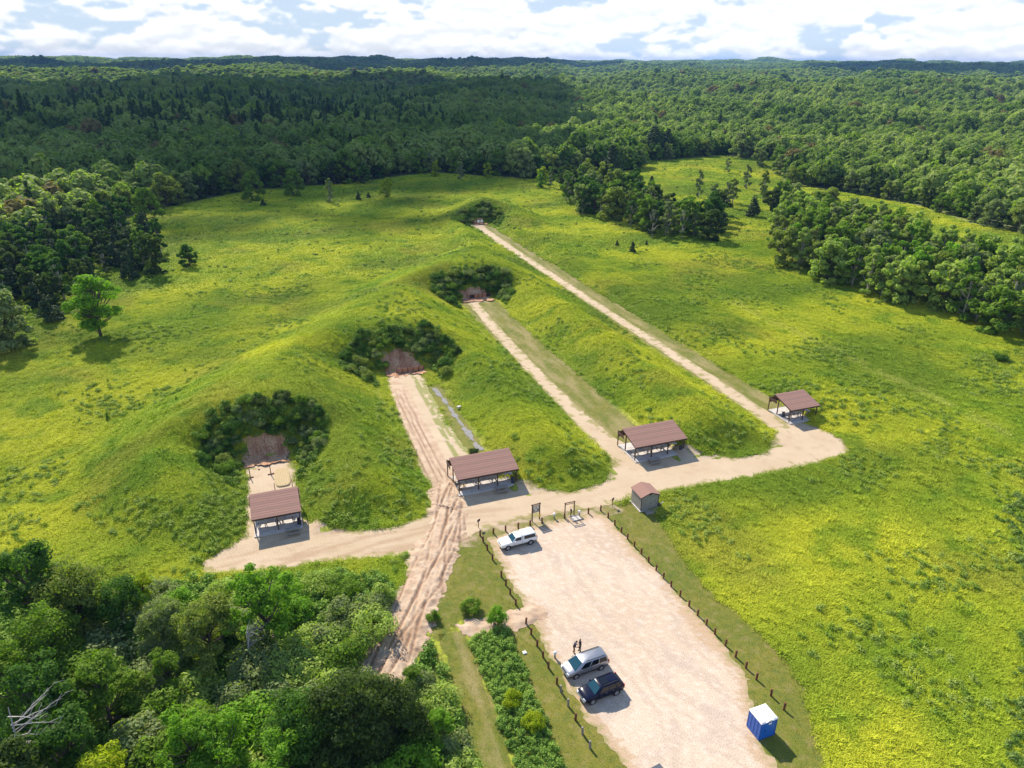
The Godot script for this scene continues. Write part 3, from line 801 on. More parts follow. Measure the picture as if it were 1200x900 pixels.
	# --- the left clump
	var left := P([-50, -210, -44, -226, -38, -234, -30, -238, -27, -248, -33, -256, -30, -268, -42, -282, -38, -298, -56, -312, -52, -328, -110, -330, -112, -222, -80, -218, -66, -206])
	grove("clump_tree", left, 6.6, ["deep", "dark", "dark", "deep", "green", "deep"], ["aspen", "round", "aspen", "cone"], 8.0, 13.0, "%s tree in the clump on the left side of the meadow", "trees of the left clump", word)
	# --- shrubs on the backstops
	for i in 4:
		var l: Array = LANES[i]
		var where: String = ["shortest lane beyond the smallest shelter", "rutted lane", "middle lane", "longest lane"][i]
		var step: float = [1.5, 1.65, 1.95, 2.5][i]
		var x: float = l[0] - 16.0
		while x < l[0] + 16.0:
			var z: float = l[2] + 9.0
			while z > l[2] - 15.0:
				var px := x + rng.randf_range(-0.9, 0.9)
				var pz := z + rng.randf_range(-0.9, 0.9)
				var dx := maxf(absf(px - l[0]) - l[1] + 0.6, 0.0)
				var dz := maxf(l[2] - pz, 0.0)
				var bank := terr(px, pz)
				var d := sqrt(dx * dx * 0.9 + dz * dz * 0.55)
				var lim: float = 5.9 + 1.2 * nf.get_noise_2d(px * 18.0, pz * 18.0) - maxf(pz - l[2], 0.0) * 0.62
				z -= step
				if d < 0.7 or d > lim or bank < 0.4 or in_bare(px, pz): continue
				var tone: String = ["deep", "olive", "green", "dark", "sage"][rng.randi() % 5]
				plant("bank_shrub", pick(PR.shrub), tone, px, pz, rng.randf_range(1.1, 2.2) * (1.0 + 0.12 * i), "%s shrub on the backstop bank of the %s" % [word[tone], where], "shrub", "shrubs on the %s backstop, %s" % [["first", "second", "third", "fourth"][i], tone], 1.1)
			x += step
func grove(called: String, poly: PackedVector2Array, step: float, tones: Array, kinds: Array, lo: float, hi: float, label: String, group: String, word: Dictionary) -> void:
	var r := bounds(poly)
	var x := r.position.x
	var front := []
	while x < r.end.x:
		var z := r.position.y
		while z < r.end.y:
			var px := x + rng.randf_range(-0.42, 0.42) * step
			var pz := z + rng.randf_range(-0.42, 0.42) * step
			z += step
			if not Geometry2D.is_point_in_polygon(Vector2(px, pz), poly): continue
			var tone: String = tones[rng.randi() % tones.size()]
			var kind: String = kinds[rng.randi() % kinds.size()]
			if kind == "cone": tone = "pine"
			if called == "grove_tree" and px < 171.0 and pz > -192.0:
				front.push_back([pz, px, kind, tone, rng.randf_range(lo, hi), rng.randf_range(0.85, 1.15)])
				continue
			plant(called, pick(PR[kind]), tone, px, pz, rng.randf_range(lo, hi) * (0.75 if kind == "cone" else 1.0), label % word[tone], "tree", group + ", " + tone, rng.randf_range(0.85, 1.15))
		x += step
	front.sort_custom(func(p, q): return p[0] > q[0])
	for i in front.size():
		var e: Array = front[i]
		plant(called, pick(PR[e[2]]), e[3], e[1], e[0], e[4], "%s tree, %s of the grove's front row from the photo's right edge" % [word[e[3]], ordinal(i) if i < 22 else "beyond the twentieth"], "tree", group + ", front row", e[5])

func make_forest() -> void:
	rng.seed = 777
	var meshes := [canopy_mesh(201, 6.6, 12.5, 15, 760, 0.95, 0.8, 0.35), canopy_mesh(202, 5.8, 13, 13, 680, 0.95, 0.75, 0.3), canopy_mesh(203, 7.4, 12.5, 18, 860, 1.0, 0.85, 0.4), pine_mesh(204, 3.6, 16, 330, 1.0), pine_mesh(205, 3.2, 17, 300, 1.0)]
	var low := [canopy_mesh(211, 5.6, 13, 9, 150, 2.0), canopy_mesh(212, 5.0, 13, 8, 140, 2.0, 0.8), pine_mesh(213, 3.8, 16, 90, 1.9)]
	var patch := MB.new()
	rng.seed = 231
	for i in 26:
		var a := rng.randf() * TAU
		var q := 26.0 * sqrt(rng.randf())
		leaves(patch, Vector3(cos(a) * q, rng.randf_range(5, 10), sin(a) * q), Vector3(7, 5, 7), 8, 5.0, 0.4, 0.3)
	var patch_mesh := patch.mesh(M.forest)
	rng.seed = 778
	var xf := [[], [], [], [], []]
	var co := [[], [], [], [], []]
	var lx := [[], [], []]
	var lc := [[], [], []]
	var fx := []
	var fc := []
	var edge := []
	var bands := [[300.0, 760.0, 7.6, 0], [760.0, 1700.0, 9.4, 1], [1700.0, 4200.0, 15.0, 2], [4200.0, 10500.0, 42.0, 3]]
	for b in bands:
		var r: float = b[0]
		while r < b[1]:
			var step: float = b[2]
			var n := int(r * 1.5 / step)
			for i in n:
				var az := deg_to_rad(-23.0) + (i + rng.randf_range(-0.4, 0.4)) * step / r
				var rr := r + rng.randf_range(-0.4, 0.4) * step
				var x := sin(az) * rr
				var z := -cos(az) * rr
				if Geometry2D.is_point_in_polygon(Vector2(x, z), FIELD): continue
				var y := terr(x, z)
				var g1 := nz.get_noise_2d(x * 3.0 + 70.0, z * 3.0) * 0.5 + 0.5
				var g2 := nf.get_noise_2d(x * 0.4, z * 0.4 + 300.0) * 0.5 + 0.5
				var col := Color(0.155, 0.245, 0.045).lerp(Color(0.36, 0.44, 0.135), clampf(g2 * 1.6 - 0.3 + rng.randf_range(-0.25, 0.25), 0, 1))
				if rng.randf() < 0.06: col = Color(0.27, 0.38, 0.05)
				if rng.randf() < 0.02: col = Color(0.24, 0.20, 0.08)
				var is_pine := rr < 1700.0 and (g1 > 0.80 or rng.randf() < 0.02)
				if az < deg_to_rad(14) and rr > 620 and rr < 1150: is_pine = rng.randf() < 0.30
				if az > deg_to_rad(28) and rr < 760: is_pine = rng.randf() < 0.04
				if is_pine: col = Color(0.075, 0.125, 0.045) * rng.randf_range(0.7, 1.4)
				col.a = 1.0
				var s := rng.randf_range(0.7, 1.25) + 0.25 * nf.get_noise_2d(x * 1.5, z * 1.5) + (0.35 if rng.randf() < 0.08 else 0.0)
				if b[3] == 0:
					var k := 3 + rng.randi() % 2 if is_pine else rng.randi() % 3
					if az > deg_to_rad(30): s *= 0.8
					var d := poly_sdf(Vector2(x, z), FIELD) if rr < 620 else 99.0
					edge.push_back([d, k, x, y, z, s, col, az])
				elif b[3] == 1:
					var k := 3 + rng.randi() % 2 if is_pine else rng.randi() % 3
					xf[k].push_back(Transform3D(spin(s, s * rng.randf_range(0.9, 1.15)), Vector3(x, y - 0.5, z))); co[k].push_back(col)
				elif b[3] == 2:
					var k := 2 if is_pine else rng.randi() % 2
					lx[k].push_back(Transform3D(spin(s * 1.75, s * 1.25), Vector3(x, y - 1.0, z))); lc[k].push_back(col)
				else:
					fx.push_back(Transform3D(spin(1.25, 1.3), Vector3(x, y - 2.0, z))); fc.push_back(col)
			r += step * 0.9
	# the rows along the meadow are trees of their own, the rest is forest
	edge.sort_custom(func(p, q): return p[0] < q[0])
	var made := [0, 0]
	for e in edge:
		var pn: bool = e[1] > 2
		var dark: bool = e[7] < deg_to_rad(22)
		if e[0] < 11.0 and made[int(pn)] < (40 if pn else 110):
			made[int(pn)] += 1
			var tone: String = "pine" if pn else ["deep", "sage", "green", "olive", "dark"][rng.randi() % 5]
			var place: String = "shaded edge of the back forest beyond the mounds" if dark else "sunlit forest edge beyond the grove"
			plant("pine_tree" if pn else "forest_tree", pick(PR.pine if pn else PR.round), tone, e[2], e[4], 15.0 * e[5] if pn else 13.0 * e[5], "%s %s along the %s" % [{"dark": "dark", "deep": "deep green", "green": "mid green", "sage": "grey-green", "olive": "olive green", "pine": "dark"}[tone], "pine" if pn else "broadleaf tree", place], "tree", "%s edge trees, %s" % ["shaded" if dark else "sunlit", tone])
		else:
			xf[e[1]].push_back(Transform3D(spin(e[5], e[5] * rng.randf_range(0.9, 1.15)), Vector3(e[2], e[3] - 0.4, e[4]))); co[e[1]].push_back(e[6])
	for k in 5: scatter("pine_forest" if k > 2 else "forest", meshes[k], xf[k], co[k], "dark pine stand in the forest behind the meadow" if k > 2 else "broadleaf forest behind the meadow", "forest")
	for k in 3: scatter("far_forest", low[k], lx[k], lc[k], "distant wooded ridge", "forest")
	scatter("horizon_forest", patch_mesh, fx, fc, "forest on the far hills at the horizon", "forest")

# ---------------------------------------------------------------- grass and undergrowth
func tuft(sd: int, n: int, wide: float, h: float, w: float, droop := 1.0) -> ArrayMesh:
	rng.seed = sd
	var b := MB.new()
	for i in n:
		var a := rng.randf() * TAU
		var q := wide * sqrt(rng.randf())
		var p := Vector3(cos(a) * q, -0.05, sin(a) * q)
		var d := rng.randf() * TAU
		var s := Vector3(cos(d), 0, sin(d)) * w * rng.randf_range(0.6, 1.4)
		var hh := h * rng.randf_range(0.5, 1.2)
		var lean := Vector3(cos(d + 1.3), 0, sin(d + 1.3)) * hh * rng.randf_range(0.2, droop * 2.0)
		var k := rng.randf_range(0.84, 1.18)
		var col := Color(k * rng.randf_range(0.93, 1.1), k, k)
		var m := p + lean * 0.4 + Vector3(0, hh * 0.65, 0)
		b.quad(p - s, p + s, m + s * 0.8, m - s * 0.8, col)
		b.tri(m - s * 0.8, m + s * 0.8, p + lean + Vector3(0, hh, 0), col)
	return b.mesh(M.grass)
func make_grass() -> void:
	var kinds := [tuft(301, 96, 0.66, 0.30, 0.026), tuft(302, 88, 0.72, 0.27, 0.030), tuft(303, 44, 0.45, 0.56, 0.030)]
	var wide := [tuft(311, 64, 1.4, 0.36, 0.11), tuft(312, 64, 1.5, 0.32, 0.13)]
	var wb := MB.new()
	rng.seed = 321
	for i in 5: leaves(wb, Vector3(rng.randf_range(-0.35, 0.35), rng.randf_range(0.2, 0.5), rng.randf_range(-0.35, 0.35)), Vector3(0.35, 0.3, 0.35), 26, 0.085, 0.3)
	var weed := wb.mesh(M.grass)
	var sprig_b := MB.new()
	for i in 8: leaves(sprig_b, Vector3(rng.randf_range(-0.5, 0.5), rng.randf_range(0.2, 1.0), rng.randf_range(-0.5, 0.5)), Vector3(0.45, 0.42, 0.45), 40, 0.11, 0.35)
	var sprig := sprig_b.mesh(M.grass)
	var xf := [[], [], []]
	var co := [[], [], []]
	var wx := [[], []]
	var wc := [[], []]
	var dx := []
	var dc := []
	rng.seed = 331
	# near meadow and mounds
	var z := -26.0
	while z > -215.0:
		var step := 0.55 if z > -120.0 else 0.72
		var x := -58.0 - z * 0.0
		var x1 := 40.0 - z * 1.35
		var x0 := maxf(-62.0, z * 0.36 - 6.0)
		x = x0
		while x < minf(x1, 185.0):
			var px := x + rng.randf_range(-0.5, 0.5) * step
			var pz := z + rng.randf_range(-0.5, 0.5) * step
			x += step
			if in_bare(px, pz): continue
			var p2 := Vector2(px, pz)
			if pz > -100 and px < 13.5 and Geometry2D.is_point_in_polygon(p2, THICK): continue
			if px > 9.0 and px < 23.5 and pz > -63.5: continue
			var k := rng.randi() % 3
			if k == 2 and rng.randf() < 0.5: k = 0
			var c := meadow_colour(px, pz)
			var y := terr(px, pz)
			var s := rng.randf_range(0.75, 1.3)
			var t := nf.get_noise_2d(px * 5.0 + 70.0, pz * 5.0)
			if t > 0.28: s *= 1.25
			var f := rng.randf_range(0.92, 1.1)
			xf[k].push_back(Transform3D(laid(s, s * 0.95, px, pz), Vector3(px, y, pz))); co[k].push_back(Color(c.r * f, c.g * f, c.b * f))
			var wn := nf.get_noise_2d(px * 3.0, pz * 3.0 + 900.0)
			if (wn > 0.12 and rng.randf() < wn * 0.4) or (pz > -104.0 and pz < -84.0 and y > 0.15 and y < 2.2 and rng.randf() < 0.12):
				dx.push_back(Transform3D(spin(rng.randf_range(0.7, 1.5), rng.randf_range(0.8, 1.4)), Vector3(px, y, pz)))
				dc.push_back(Color(0.14, 0.25, 0.02).lerp(Color(0.28, 0.36, 0.07), rng.randf()))
		z -= step
	# far meadow
	z = -215.0
	while z > -450.0:
		var x := -65.0
		while x < 335.0:
			var px := x + rng.randf_range(-0.6, 0.6)
			var pz := z + rng.randf_range(-0.6, 0.6)
			x += 1.35
			if in_bare(px, pz) or not Geometry2D.is_point_in_polygon(Vector2(px, pz), FIELD): continue
			var c := meadow_colour(px, pz)
			var k := rng.randi() % 2
			var f := rng.randf_range(0.92, 1.1)
			wx[k].push_back(Transform3D(laid(rng.randf_range(0.7, 1.2), rng.randf_range(0.8, 1.2), px, pz), Vector3(px, terr(px, pz), pz))); wc[k].push_back(Color(c.r * f, c.g * f, c.b * f))
			if rng.randf() < 0.02:
				dx.push_back(Transform3D(spin(rng.randf_range(0.9, 1.9), rng.randf_range(0.9, 1.5)), Vector3(px, terr(px, pz), pz))); dc.push_back(Color(0.09, 0.18, 0.03))
		z -= 1.35
	z = -215.0
	while z < -60.0:   # the side of the meadow before the grove
		var x := 185.0
		while x < 300.0:
			var px := x + rng.randf_range(-0.6, 0.6)
			var pz := z + rng.randf_range(-0.6, 0.6)
			x += 1.5
			if px > 60.0 - pz * 1.4 or not Geometry2D.is_point_in_polygon(Vector2(px, pz), FIELD): continue
			var c := meadow_colour(px, pz)
			wx[0].push_back(Transform3D(spin(rng.randf_range(0.7, 1.2), rng.randf_range(0.8, 1.2)), Vector3(px, terr(px, pz), pz))); wc[0].push_back(c)
		z += 1.5
	var short := tuft(341, 40, 0.34, 0.085, 0.022, 0.9)
	var mx := []
	var mc := []
	for poly in [VERGE, LAWN, VERGE2, PATH, STRIP3, STRIP4, WORN]:
		var rb := bounds(poly)
		var sp := 0.55 if rb.size.y > 80 else 0.36
		var gz := rb.position.y
		while gz < minf(rb.end.y, -26.0):
			var gx := rb.position.x
			while gx < rb.end.x:
				var p2 := Vector2(gx + rng.randf_range(-0.2, 0.2), gz + rng.randf_range(-0.2, 0.2))
				gx += sp
				if not Geometry2D.is_point_in_polygon(p2, poly): continue
				var busy := false
				for o in [LOT, ROAD, LANE3, LANE4, TRACK, GULLY]:
					if Geometry2D.is_point_in_polygon(p2, o): busy = true
				if busy or (poly == WORN and nf.get_noise_2d(p2.x * 28.0 + 7.0, p2.y * 28.0) < -0.05): continue
				var f := rng.randf_range(0.9, 1.4)
				var c := lawn_colour(p2.x, p2.y, 0.0)
				mx.push_back(Transform3D(spin(rng.randf_range(0.8, 1.3), rng.randf_range(0.6, 1.5)), Vector3(p2.x, terr(p2.x, p2.y), p2.y)))
				mc.push_back(Color(c.r * f * 1.25, c.g * f * 1.35, c.b * f))
			gz += sp
	scatter("mown_grass", short, mx, mc, "short mown grass", "grass")
	for k in 3: scatter("meadow_grass", kinds[k], xf[k], co[k], "tall yellow-green meadow grass", "grass")
	for k in 2: scatter("meadow_grass", wide[k], wx[k], wc[k], "tall green grass of the far meadow", "grass")
	scatter("meadow_weeds", weed, dx, dc, "leafy weeds among the meadow grass", "weeds")
	# undergrowth below the thicket and in the brush patch
	var ux := []
	var uc := []
	for set in [[THICK, 1.1, Vector2(-42, 13), Vector2(-96, -28)], [BRUSH, 0.6, Vector2(15, 23), Vector2(-61, -30)]]:
		var pz: float = set[3].x
		while pz < set[3].y:
			var px: float = set[2].x
			while px < set[2].y:
				var qx: float = px + rng.randf_range(-0.5, 0.5) * set[1]
				var qz: float = pz + rng.randf_range(-0.5, 0.5) * set[1]
				px += set[1]
				if not Geometry2D.is_point_in_polygon(Vector2(qx, qz), set[0]) or in_bare(qx, qz): continue
				var s := rng.randf_range(0.6, 1.1) * (1.35 if set[1] > 1.0 else 0.75)
				ux.push_back(Transform3D(spin(s, s * rng.randf_range(0.8, 1.2)), Vector3(qx, terr(qx, qz), qz)))
				var v := nf.get_noise_2d(qx * 8.0, qz * 8.0) * 0.5 + 0.5
				uc.push_back(Color(0.11, 0.22, 0.032).lerp(Color(0.27, 0.42, 0.07), clampf(v * 1.4 - 0.2 + rng.randf_range(-0.2, 0.2), 0, 1)))
			pz += set[1]
	for l in LANES:
		for i in 900:
			var px: float = l[0] + rng.randf_range(-16, 16)
			var pz: float = l[2] + rng.randf_range(-13, 9)
			var ex0 := maxf(absf(px - l[0]) - l[1] + 0.6, 0.0)
			var ez0 := maxf(l[2] - pz, 0.0)
			var d := sqrt(ex0 * ex0 * 0.9 + ez0 * ez0 * 0.55)
			if d < 0.5 or d > 6.5 + 1.4 * nf.get_noise_2d(px * 18.0, pz * 18.0) - maxf(pz - l[2], 0.0) * 0.66 or in_bare(px, pz): continue
			var s := rng.randf_range(0.6, 1.1)
			ux.push_back(Transform3D(spin(s, s), Vector3(px, terr(px, pz), pz)))
			uc.push_back(Color(0.11, 0.21, 0.03).lerp(Color(0.25, 0.36, 0.06), rng.randf()))
	scatter("undergrowth", sprig, ux, uc, "dense leafy undergrowth and brush", "brush")
	# weeds fringing the meadow's near right corner
	var ex := []
	var ec := []
	for i in 800:
		var pz := rng.randf_range(-60.0, -24.0)
		var px := 1.5 + 9.0 * pow(rng.randf(), 0.7) + lerpf(56.0, 101.0, (-pz - 26.0) / 34.0) + nf.get_noise_2d(pz * 8.0, 4.0) * 5.0
		var s := rng.randf_range(0.3, 0.7)
		ex.push_back(Transform3D(spin(s, s), Vector3(px, terr(px, pz), pz))); ec.push_back(Color(0.11, 0.22, 0.03).lerp(Color(0.24, 0.33, 0.09), rng.randf()))
	scatter("brushy_weeds", sprig, ex, ec, "leafy brush along the side of the meadow", "brush")

# ---------------------------------------------------------------- shelters and fittings
func shelter(label: String, at: Vector3, w: float, posts: int) -> void:
	var t := thing("shooting_shelter", label, "shelter", at)
	part("slab", bx(Vector3(w - 0.1, 0.16, 6.3), M.concrete, Vector3(0, 0.10, -2.85), 0.02), t)
	# sloping roof: 4.8 m deep, low at the front
	var d := Vector3(0, 1.15, -4.8)
	var up := Vector3(0, 4.8, 1.15).normalized()
	var turn := Basis(Vector3.RIGHT, up, Vector3.RIGHT.cross(up))
	var mid := Vector3(0, 2.74, 0) + d * 0.5
	var roof := part("roof", bx(Vector3(w, 0.09, d.length()), M.shingle, mid, 0.03, turn), t)
	for k in 11:
		var f := (k + 0.5) / 11.0
		part("shingle_course", bx(Vector3(w + 0.02 - 0.004 * (k % 2), 0.022, d.length() / 11.0 + 0.03), M.shingle if k % 3 else M.shingle_old, Vector3(0, 2.802, 0.01) + d * f, 0.008, turn * Basis(Vector3.RIGHT, -0.035)), roof)
	for s in [-1, 1]:
		part("fascia", bx(Vector3(0.05, 0.2, d.length() - 0.05), M.fascia, mid + Vector3(s * (w * 0.5 - 0.05), -0.15, 0), 0.0, turn), roof)
	part("fascia", bx(Vector3(w - 0.2, 0.2, 0.05), M.fascia, Vector3(0, 2.60, -0.06)), roof)
	part("fascia", bx(Vector3(w - 0.2, 0.2, 0.05), M.fascia, Vector3(0, 3.73, -4.72)), roof)
	for i in posts:
		var x := lerpf(-w * 0.5 + 0.28, w * 0.5 - 0.28, i / (posts - 1.0))
		part("post", bx(Vector3(0.15, 2.36, 0.15), M.timber, Vector3(x, 1.36, -0.42)), t)
		part("post", bx(Vector3(0.15, 3.12, 0.15), M.timber, Vector3(x, 1.74, -3.75)), t)
		part("rafter", bx(Vector3(0.07, 0.16, d.length() - 0.25), M.timber, mid + Vector3(x * 0.97 + 0.12, -0.14, 0.02), 0.0, turn), t)
	part("beam", bx(Vector3(w - 0.5, 0.2, 0.1), M.timber, Vector3(0, 2.45, -0.55)), t)
	part("beam", bx(Vector3(w - 0.5, 0.2, 0.1), M.timber, Vector3(0, 3.20, -3.62)), t)
	# overhead bullet baffle between the rear posts
	for s in [-1, 1]:
		part("post", bx(Vector3(0.14, 2.9, 0.14), M.timber, Vector3(s * (w * 0.5 + 0.05), 1.6, -5.85)), t)
		part("baffle_end", bx(Vector3(0.06, 0.52, 2.15), M.timber, Vector3(s * (w * 0.5 + 0.16), 2.72, -4.85)), t)
	for k in 4:
		part("baffle_board", bx(Vector3(w + 0.2, 0.25, 0.05), M.timber, Vector3(0, 2.04 + 0.27 * k, -5.76)), t)  # stack made deeper than its end panels, to shade the floor
	for k in 3:
		part("shade_board", bx(Vector3(w - 0.2, 0.24, 0.04), M.timber, Vector3(0, 2.95 + 0.26 * k, -4.66)), t)  # unseen boards added under the roof edge to keep sun off the floor
func shooting_bench(label: String, at: Vector3, turn := 0.0) -> void:
	var t := thing("shooting_bench", label, "bench", at, turn, "shooting benches under the shelters")
	var top := MB.new()
	var pts := [Vector2(-0.65, -0.45), Vector2(0.65, -0.45), Vector2(0.65, 0.5), Vector2(0.18, 0.5), Vector2(0.10, 0.05), Vector2(-0.65, 0.05)]
	var lo := []
	var hi := []
	for p in pts:
		lo.push_back(Vector3(p.x, 0.72, p.y)); hi.push_back(Vector3(p.x, 0.80, p.y))
	top.loft([lo, hi], Color.WHITE, true, true)
	part("table_top", top.mesh(M.benchtop), t)
	for p in [Vector2(-0.5, -0.3), Vector2(0.5, -0.3), Vector2(0.42, 0.36)]:
		part("leg", bx(Vector3(0.1, 0.72, 0.1), M.timber, Vector3(p.x, 0.36, p.y)), t)
	part("seat", bx(Vector3(0.42, 0.06, 0.34), M.benchtop, Vector3(-0.28, 0.48, 0.52), 0.01), t)
	part("seat_post", bx(Vector3(0.1, 0.45, 0.1), M.timber, Vector3(-0.28, 0.225, 0.52)), t)
func picnic_table(label: String, at: Vector3, turn := 0.0) -> void:
	var t := thing("picnic_table", label, "table", at, turn, "grey tables before the shelters")
	for k in 4: part("plank", bx(Vector3(1.9, 0.05, 0.18), M.greywood, Vector3(0, 0.75, -0.285 + 0.19 * k), 0.006), t)
	for s in [-1, 1]:
		part("seat", bx(Vector3(1.9, 0.05, 0.26), M.greywood, Vector3(0, 0.44, s * 0.68), 0.006), t)
		var tilt := 0.3
		for q in [-1, 1]:
			part("leg", bx(Vector3(0.06, 0.84, 0.09), M.greywood, Vector3(s * 0.7, 0.37, q * 0.38), 0.0, Basis(Vector3.RIGHT, -q * tilt)), t)
		part("brace", bx(Vector3(0.05, 0.09, 1.5), M.greywood, Vector3(s * 0.76, 0.38, 0)), t)
func barrel(label: String, at: Vector3) -> void:
	var t := thing("trash_barrel", label, "barrel", at)
	var b := MB.new()
	b.tube([Vector3(0, 0, 0), Vector3(0, 0.28, 0), Vector3(0, 0.30, 0), Vector3(0, 0.58, 0), Vector3(0, 0.60, 0), Vector3(0, 0.86, 0)], [0.28, 0.28, 0.295, 0.295, 0.28, 0.28], 14)
	part("drum", b.mesh(M.barrel), t)
	var r := MB.new()
	r.tube([Vector3(0, 0.86, 0), Vector3(0, 0.885, 0)], [0.295, 0.295], 14)
	part("rim", r.mesh(M.black), t)
func make_shelters() -> void:
	shelter("small brown-roofed shelter on the shortest lane, nearest the muddy mound", Vector3(-2.5, 0, -87.9), 6.6, 3)
	shelter("long brown-roofed shelter at the head of the rutted dirt lane", Vector3(28.5, 0, -88.4), 9.8, 4)
	shelter("long brown-roofed shelter on the middle lane, behind the shed", Vector3(58.5, 0, -88.2), 9.8, 4)
	shelter("small brown-roofed shelter at the end of the road on the longest lane", Vector3(90.1, 0, -90.9), 6.5, 3)
	var y := 0.18
	var names := ["shortest-lane shelter", "shelter at the rutted lane", "middle-lane shelter", "farthest shelter by the meadow"]
	var xs := [[-4.6, -2.3, 0.0], [24.6, 27.2, 29.8, 32.3], [54.8, 57.2, 59.7, 62.0], [88.3, 90.4, 92.2]]
	var zf := [-87.9, -88.4, -88.2, -90.9]
	for i in 4:
		for k in xs[i].size():
			shooting_bench("%s shooting bench from the shelter's left end, in the %s" % [ordinal(k), names[i]], Vector3(xs[i][k], y, zf[i] - 2.1), 0.08 * (k - 1))
	picnic_table("grey wooden table in front of the shortest-lane shelter", Vector3(-0.6, 0.05, -87.0), 0.03)
	picnic_table("grey wooden table in front of the shelter at the rutted lane", Vector3(30.2, 0.05, -87.4), 0.0)
	picnic_table("grey wooden table in front of the middle-lane shelter", Vector3(56.6, 0.05, -87.0), 0.05)
	barrel("dark barrel at the corner of the shortest-lane shelter", Vector3(0.35, y, -88.8))
	barrel("dark barrel at the end of the shelter at the rutted lane", Vector3(32.6, y, -88.9))
	barrel("dark barrel at the end of the middle-lane shelter", Vector3(62.7, y, -88.8))
	barrel("dark barrel inside the farthest shelter", Vector3(87.7, y, -93.6))
func make_shed() -> void:
	var t := thing("storage_shed", "grey-beige storage shed with a brown gable roof beside the lot", "shed", Vector3(49.05, 0, -76.9))
	part("footing", bx(Vector3(3.3, 0.14, 3.2), M.concrete, Vector3(0, 0.08, 0)), t)
	var wb := MB.new()
	var w := 1.48
	var l := 1.42
	for s in [-1, 1]:
		wb.box(Vector3(s * (w - 0.05), 1.25, 0), Vector3(0.1, 2.2, 2 * l))
	part("wall", wb.mesh(M.siding), t)
	for s in [-1, 1]:
		var g := MB.new()
		var z0: float = s * l
		var z1: float = s * (l - 0.1)
		var f := [Vector2(-w + 0.1, 0.15), Vector2(w - 0.1, 0.15), Vector2(w - 0.1, 2.38), Vector2(0, 2.95), Vector2(-w + 0.1, 2.38)]
		var a := []
		var b := []
		for q in f:
			a.push_back(Vector3(q.x, q.y, z0)); b.push_back(Vector3(q.x, q.y, z1))
		g.loft([a, b])
		part("gable_wall", g.mesh(M.siding), t)
	var roof: MeshInstance3D = null
	for s in [-1, 1]:
		var b := MB.new()
		var dir := Vector3(s * 1.62, -0.62, 0)
		var up := Vector3(s * 0.62, 1.62, 0).normalized()
		b.box(Vector3(0, 3.03, 0) + dir * 0.5, Vector3(dir.length(), 0.07, 3.15), Color.WHITE, Basis(dir.normalized(), up, dir.normalized().cross(up)), 0.01)
		part("roof", b.mesh(M.shingle), t)
		part("corner_trim", bx(Vector3(0.09, 2.2, 0.05), M.trim, Vector3(s * (w - 0.06), 1.25, l + 0.03)), t)
		part("eave_trim", bx(Vector3(1.6, 0.1, 0.05), M.trim, Vector3(s * 0.75, 2.62, l + 0.10), 0.0, Basis(Vector3.BACK, -s * 0.365)), t)
	part("vent", bx(Vector3(0.34, 0.2, 0.04), M.black, Vector3(0, 2.62, l + 0.03)), t)
	var door := part("double_door", bx(Vector3(1.7, 1.95, 0.05), M.siding, Vector3(0, 1.14, l + 0.03), 0.01), t)
	part("handle", bx(Vector3(0.04, 0.2, 0.05), M.black, Vector3(0.06, 1.15, l + 0.08)), door)
	part("ramp", bx(Vector3(1.9, 0.06, 0.95), M.greywood, Vector3(0, 0.10, l + 0.62), 0.0, Basis(Vector3.RIGHT, 0.12)), t)
	var m := thing("garden_machine", "small dark wheeled machine parked against the shed's shaded side", "machine", Vector3(50.95, 0.03, -75.9), 0.2)
	part("deck", bx(Vector3(0.5, 0.25, 0.6), M.black, Vector3(0, 0.25, 0), 0.06), m)
	part("handle", bx(Vector3(0.42, 0.04, 0.04), M.white, Vector3(0, 0.95, 0.62)), m)
	for s in [-1, 1]:
		var b := MB.new()
		b.tube([Vector3(s * 0.2, 0.3, 0.2), Vector3(s * 0.2, 0.95, 0.62)], [0.018, 0.018], 5)
		part("handle_bar", b.mesh(M.white), m)
		for q in [-1, 1]:
			var wh := MB.new()
			wh.tube([Vector3(s * 0.26, 0.1, q * 0.22), Vector3(s * 0.32, 0.1, q * 0.22)], [0.1, 0.1], 10)
			part("wheel", wh.mesh(M.tyre), m)
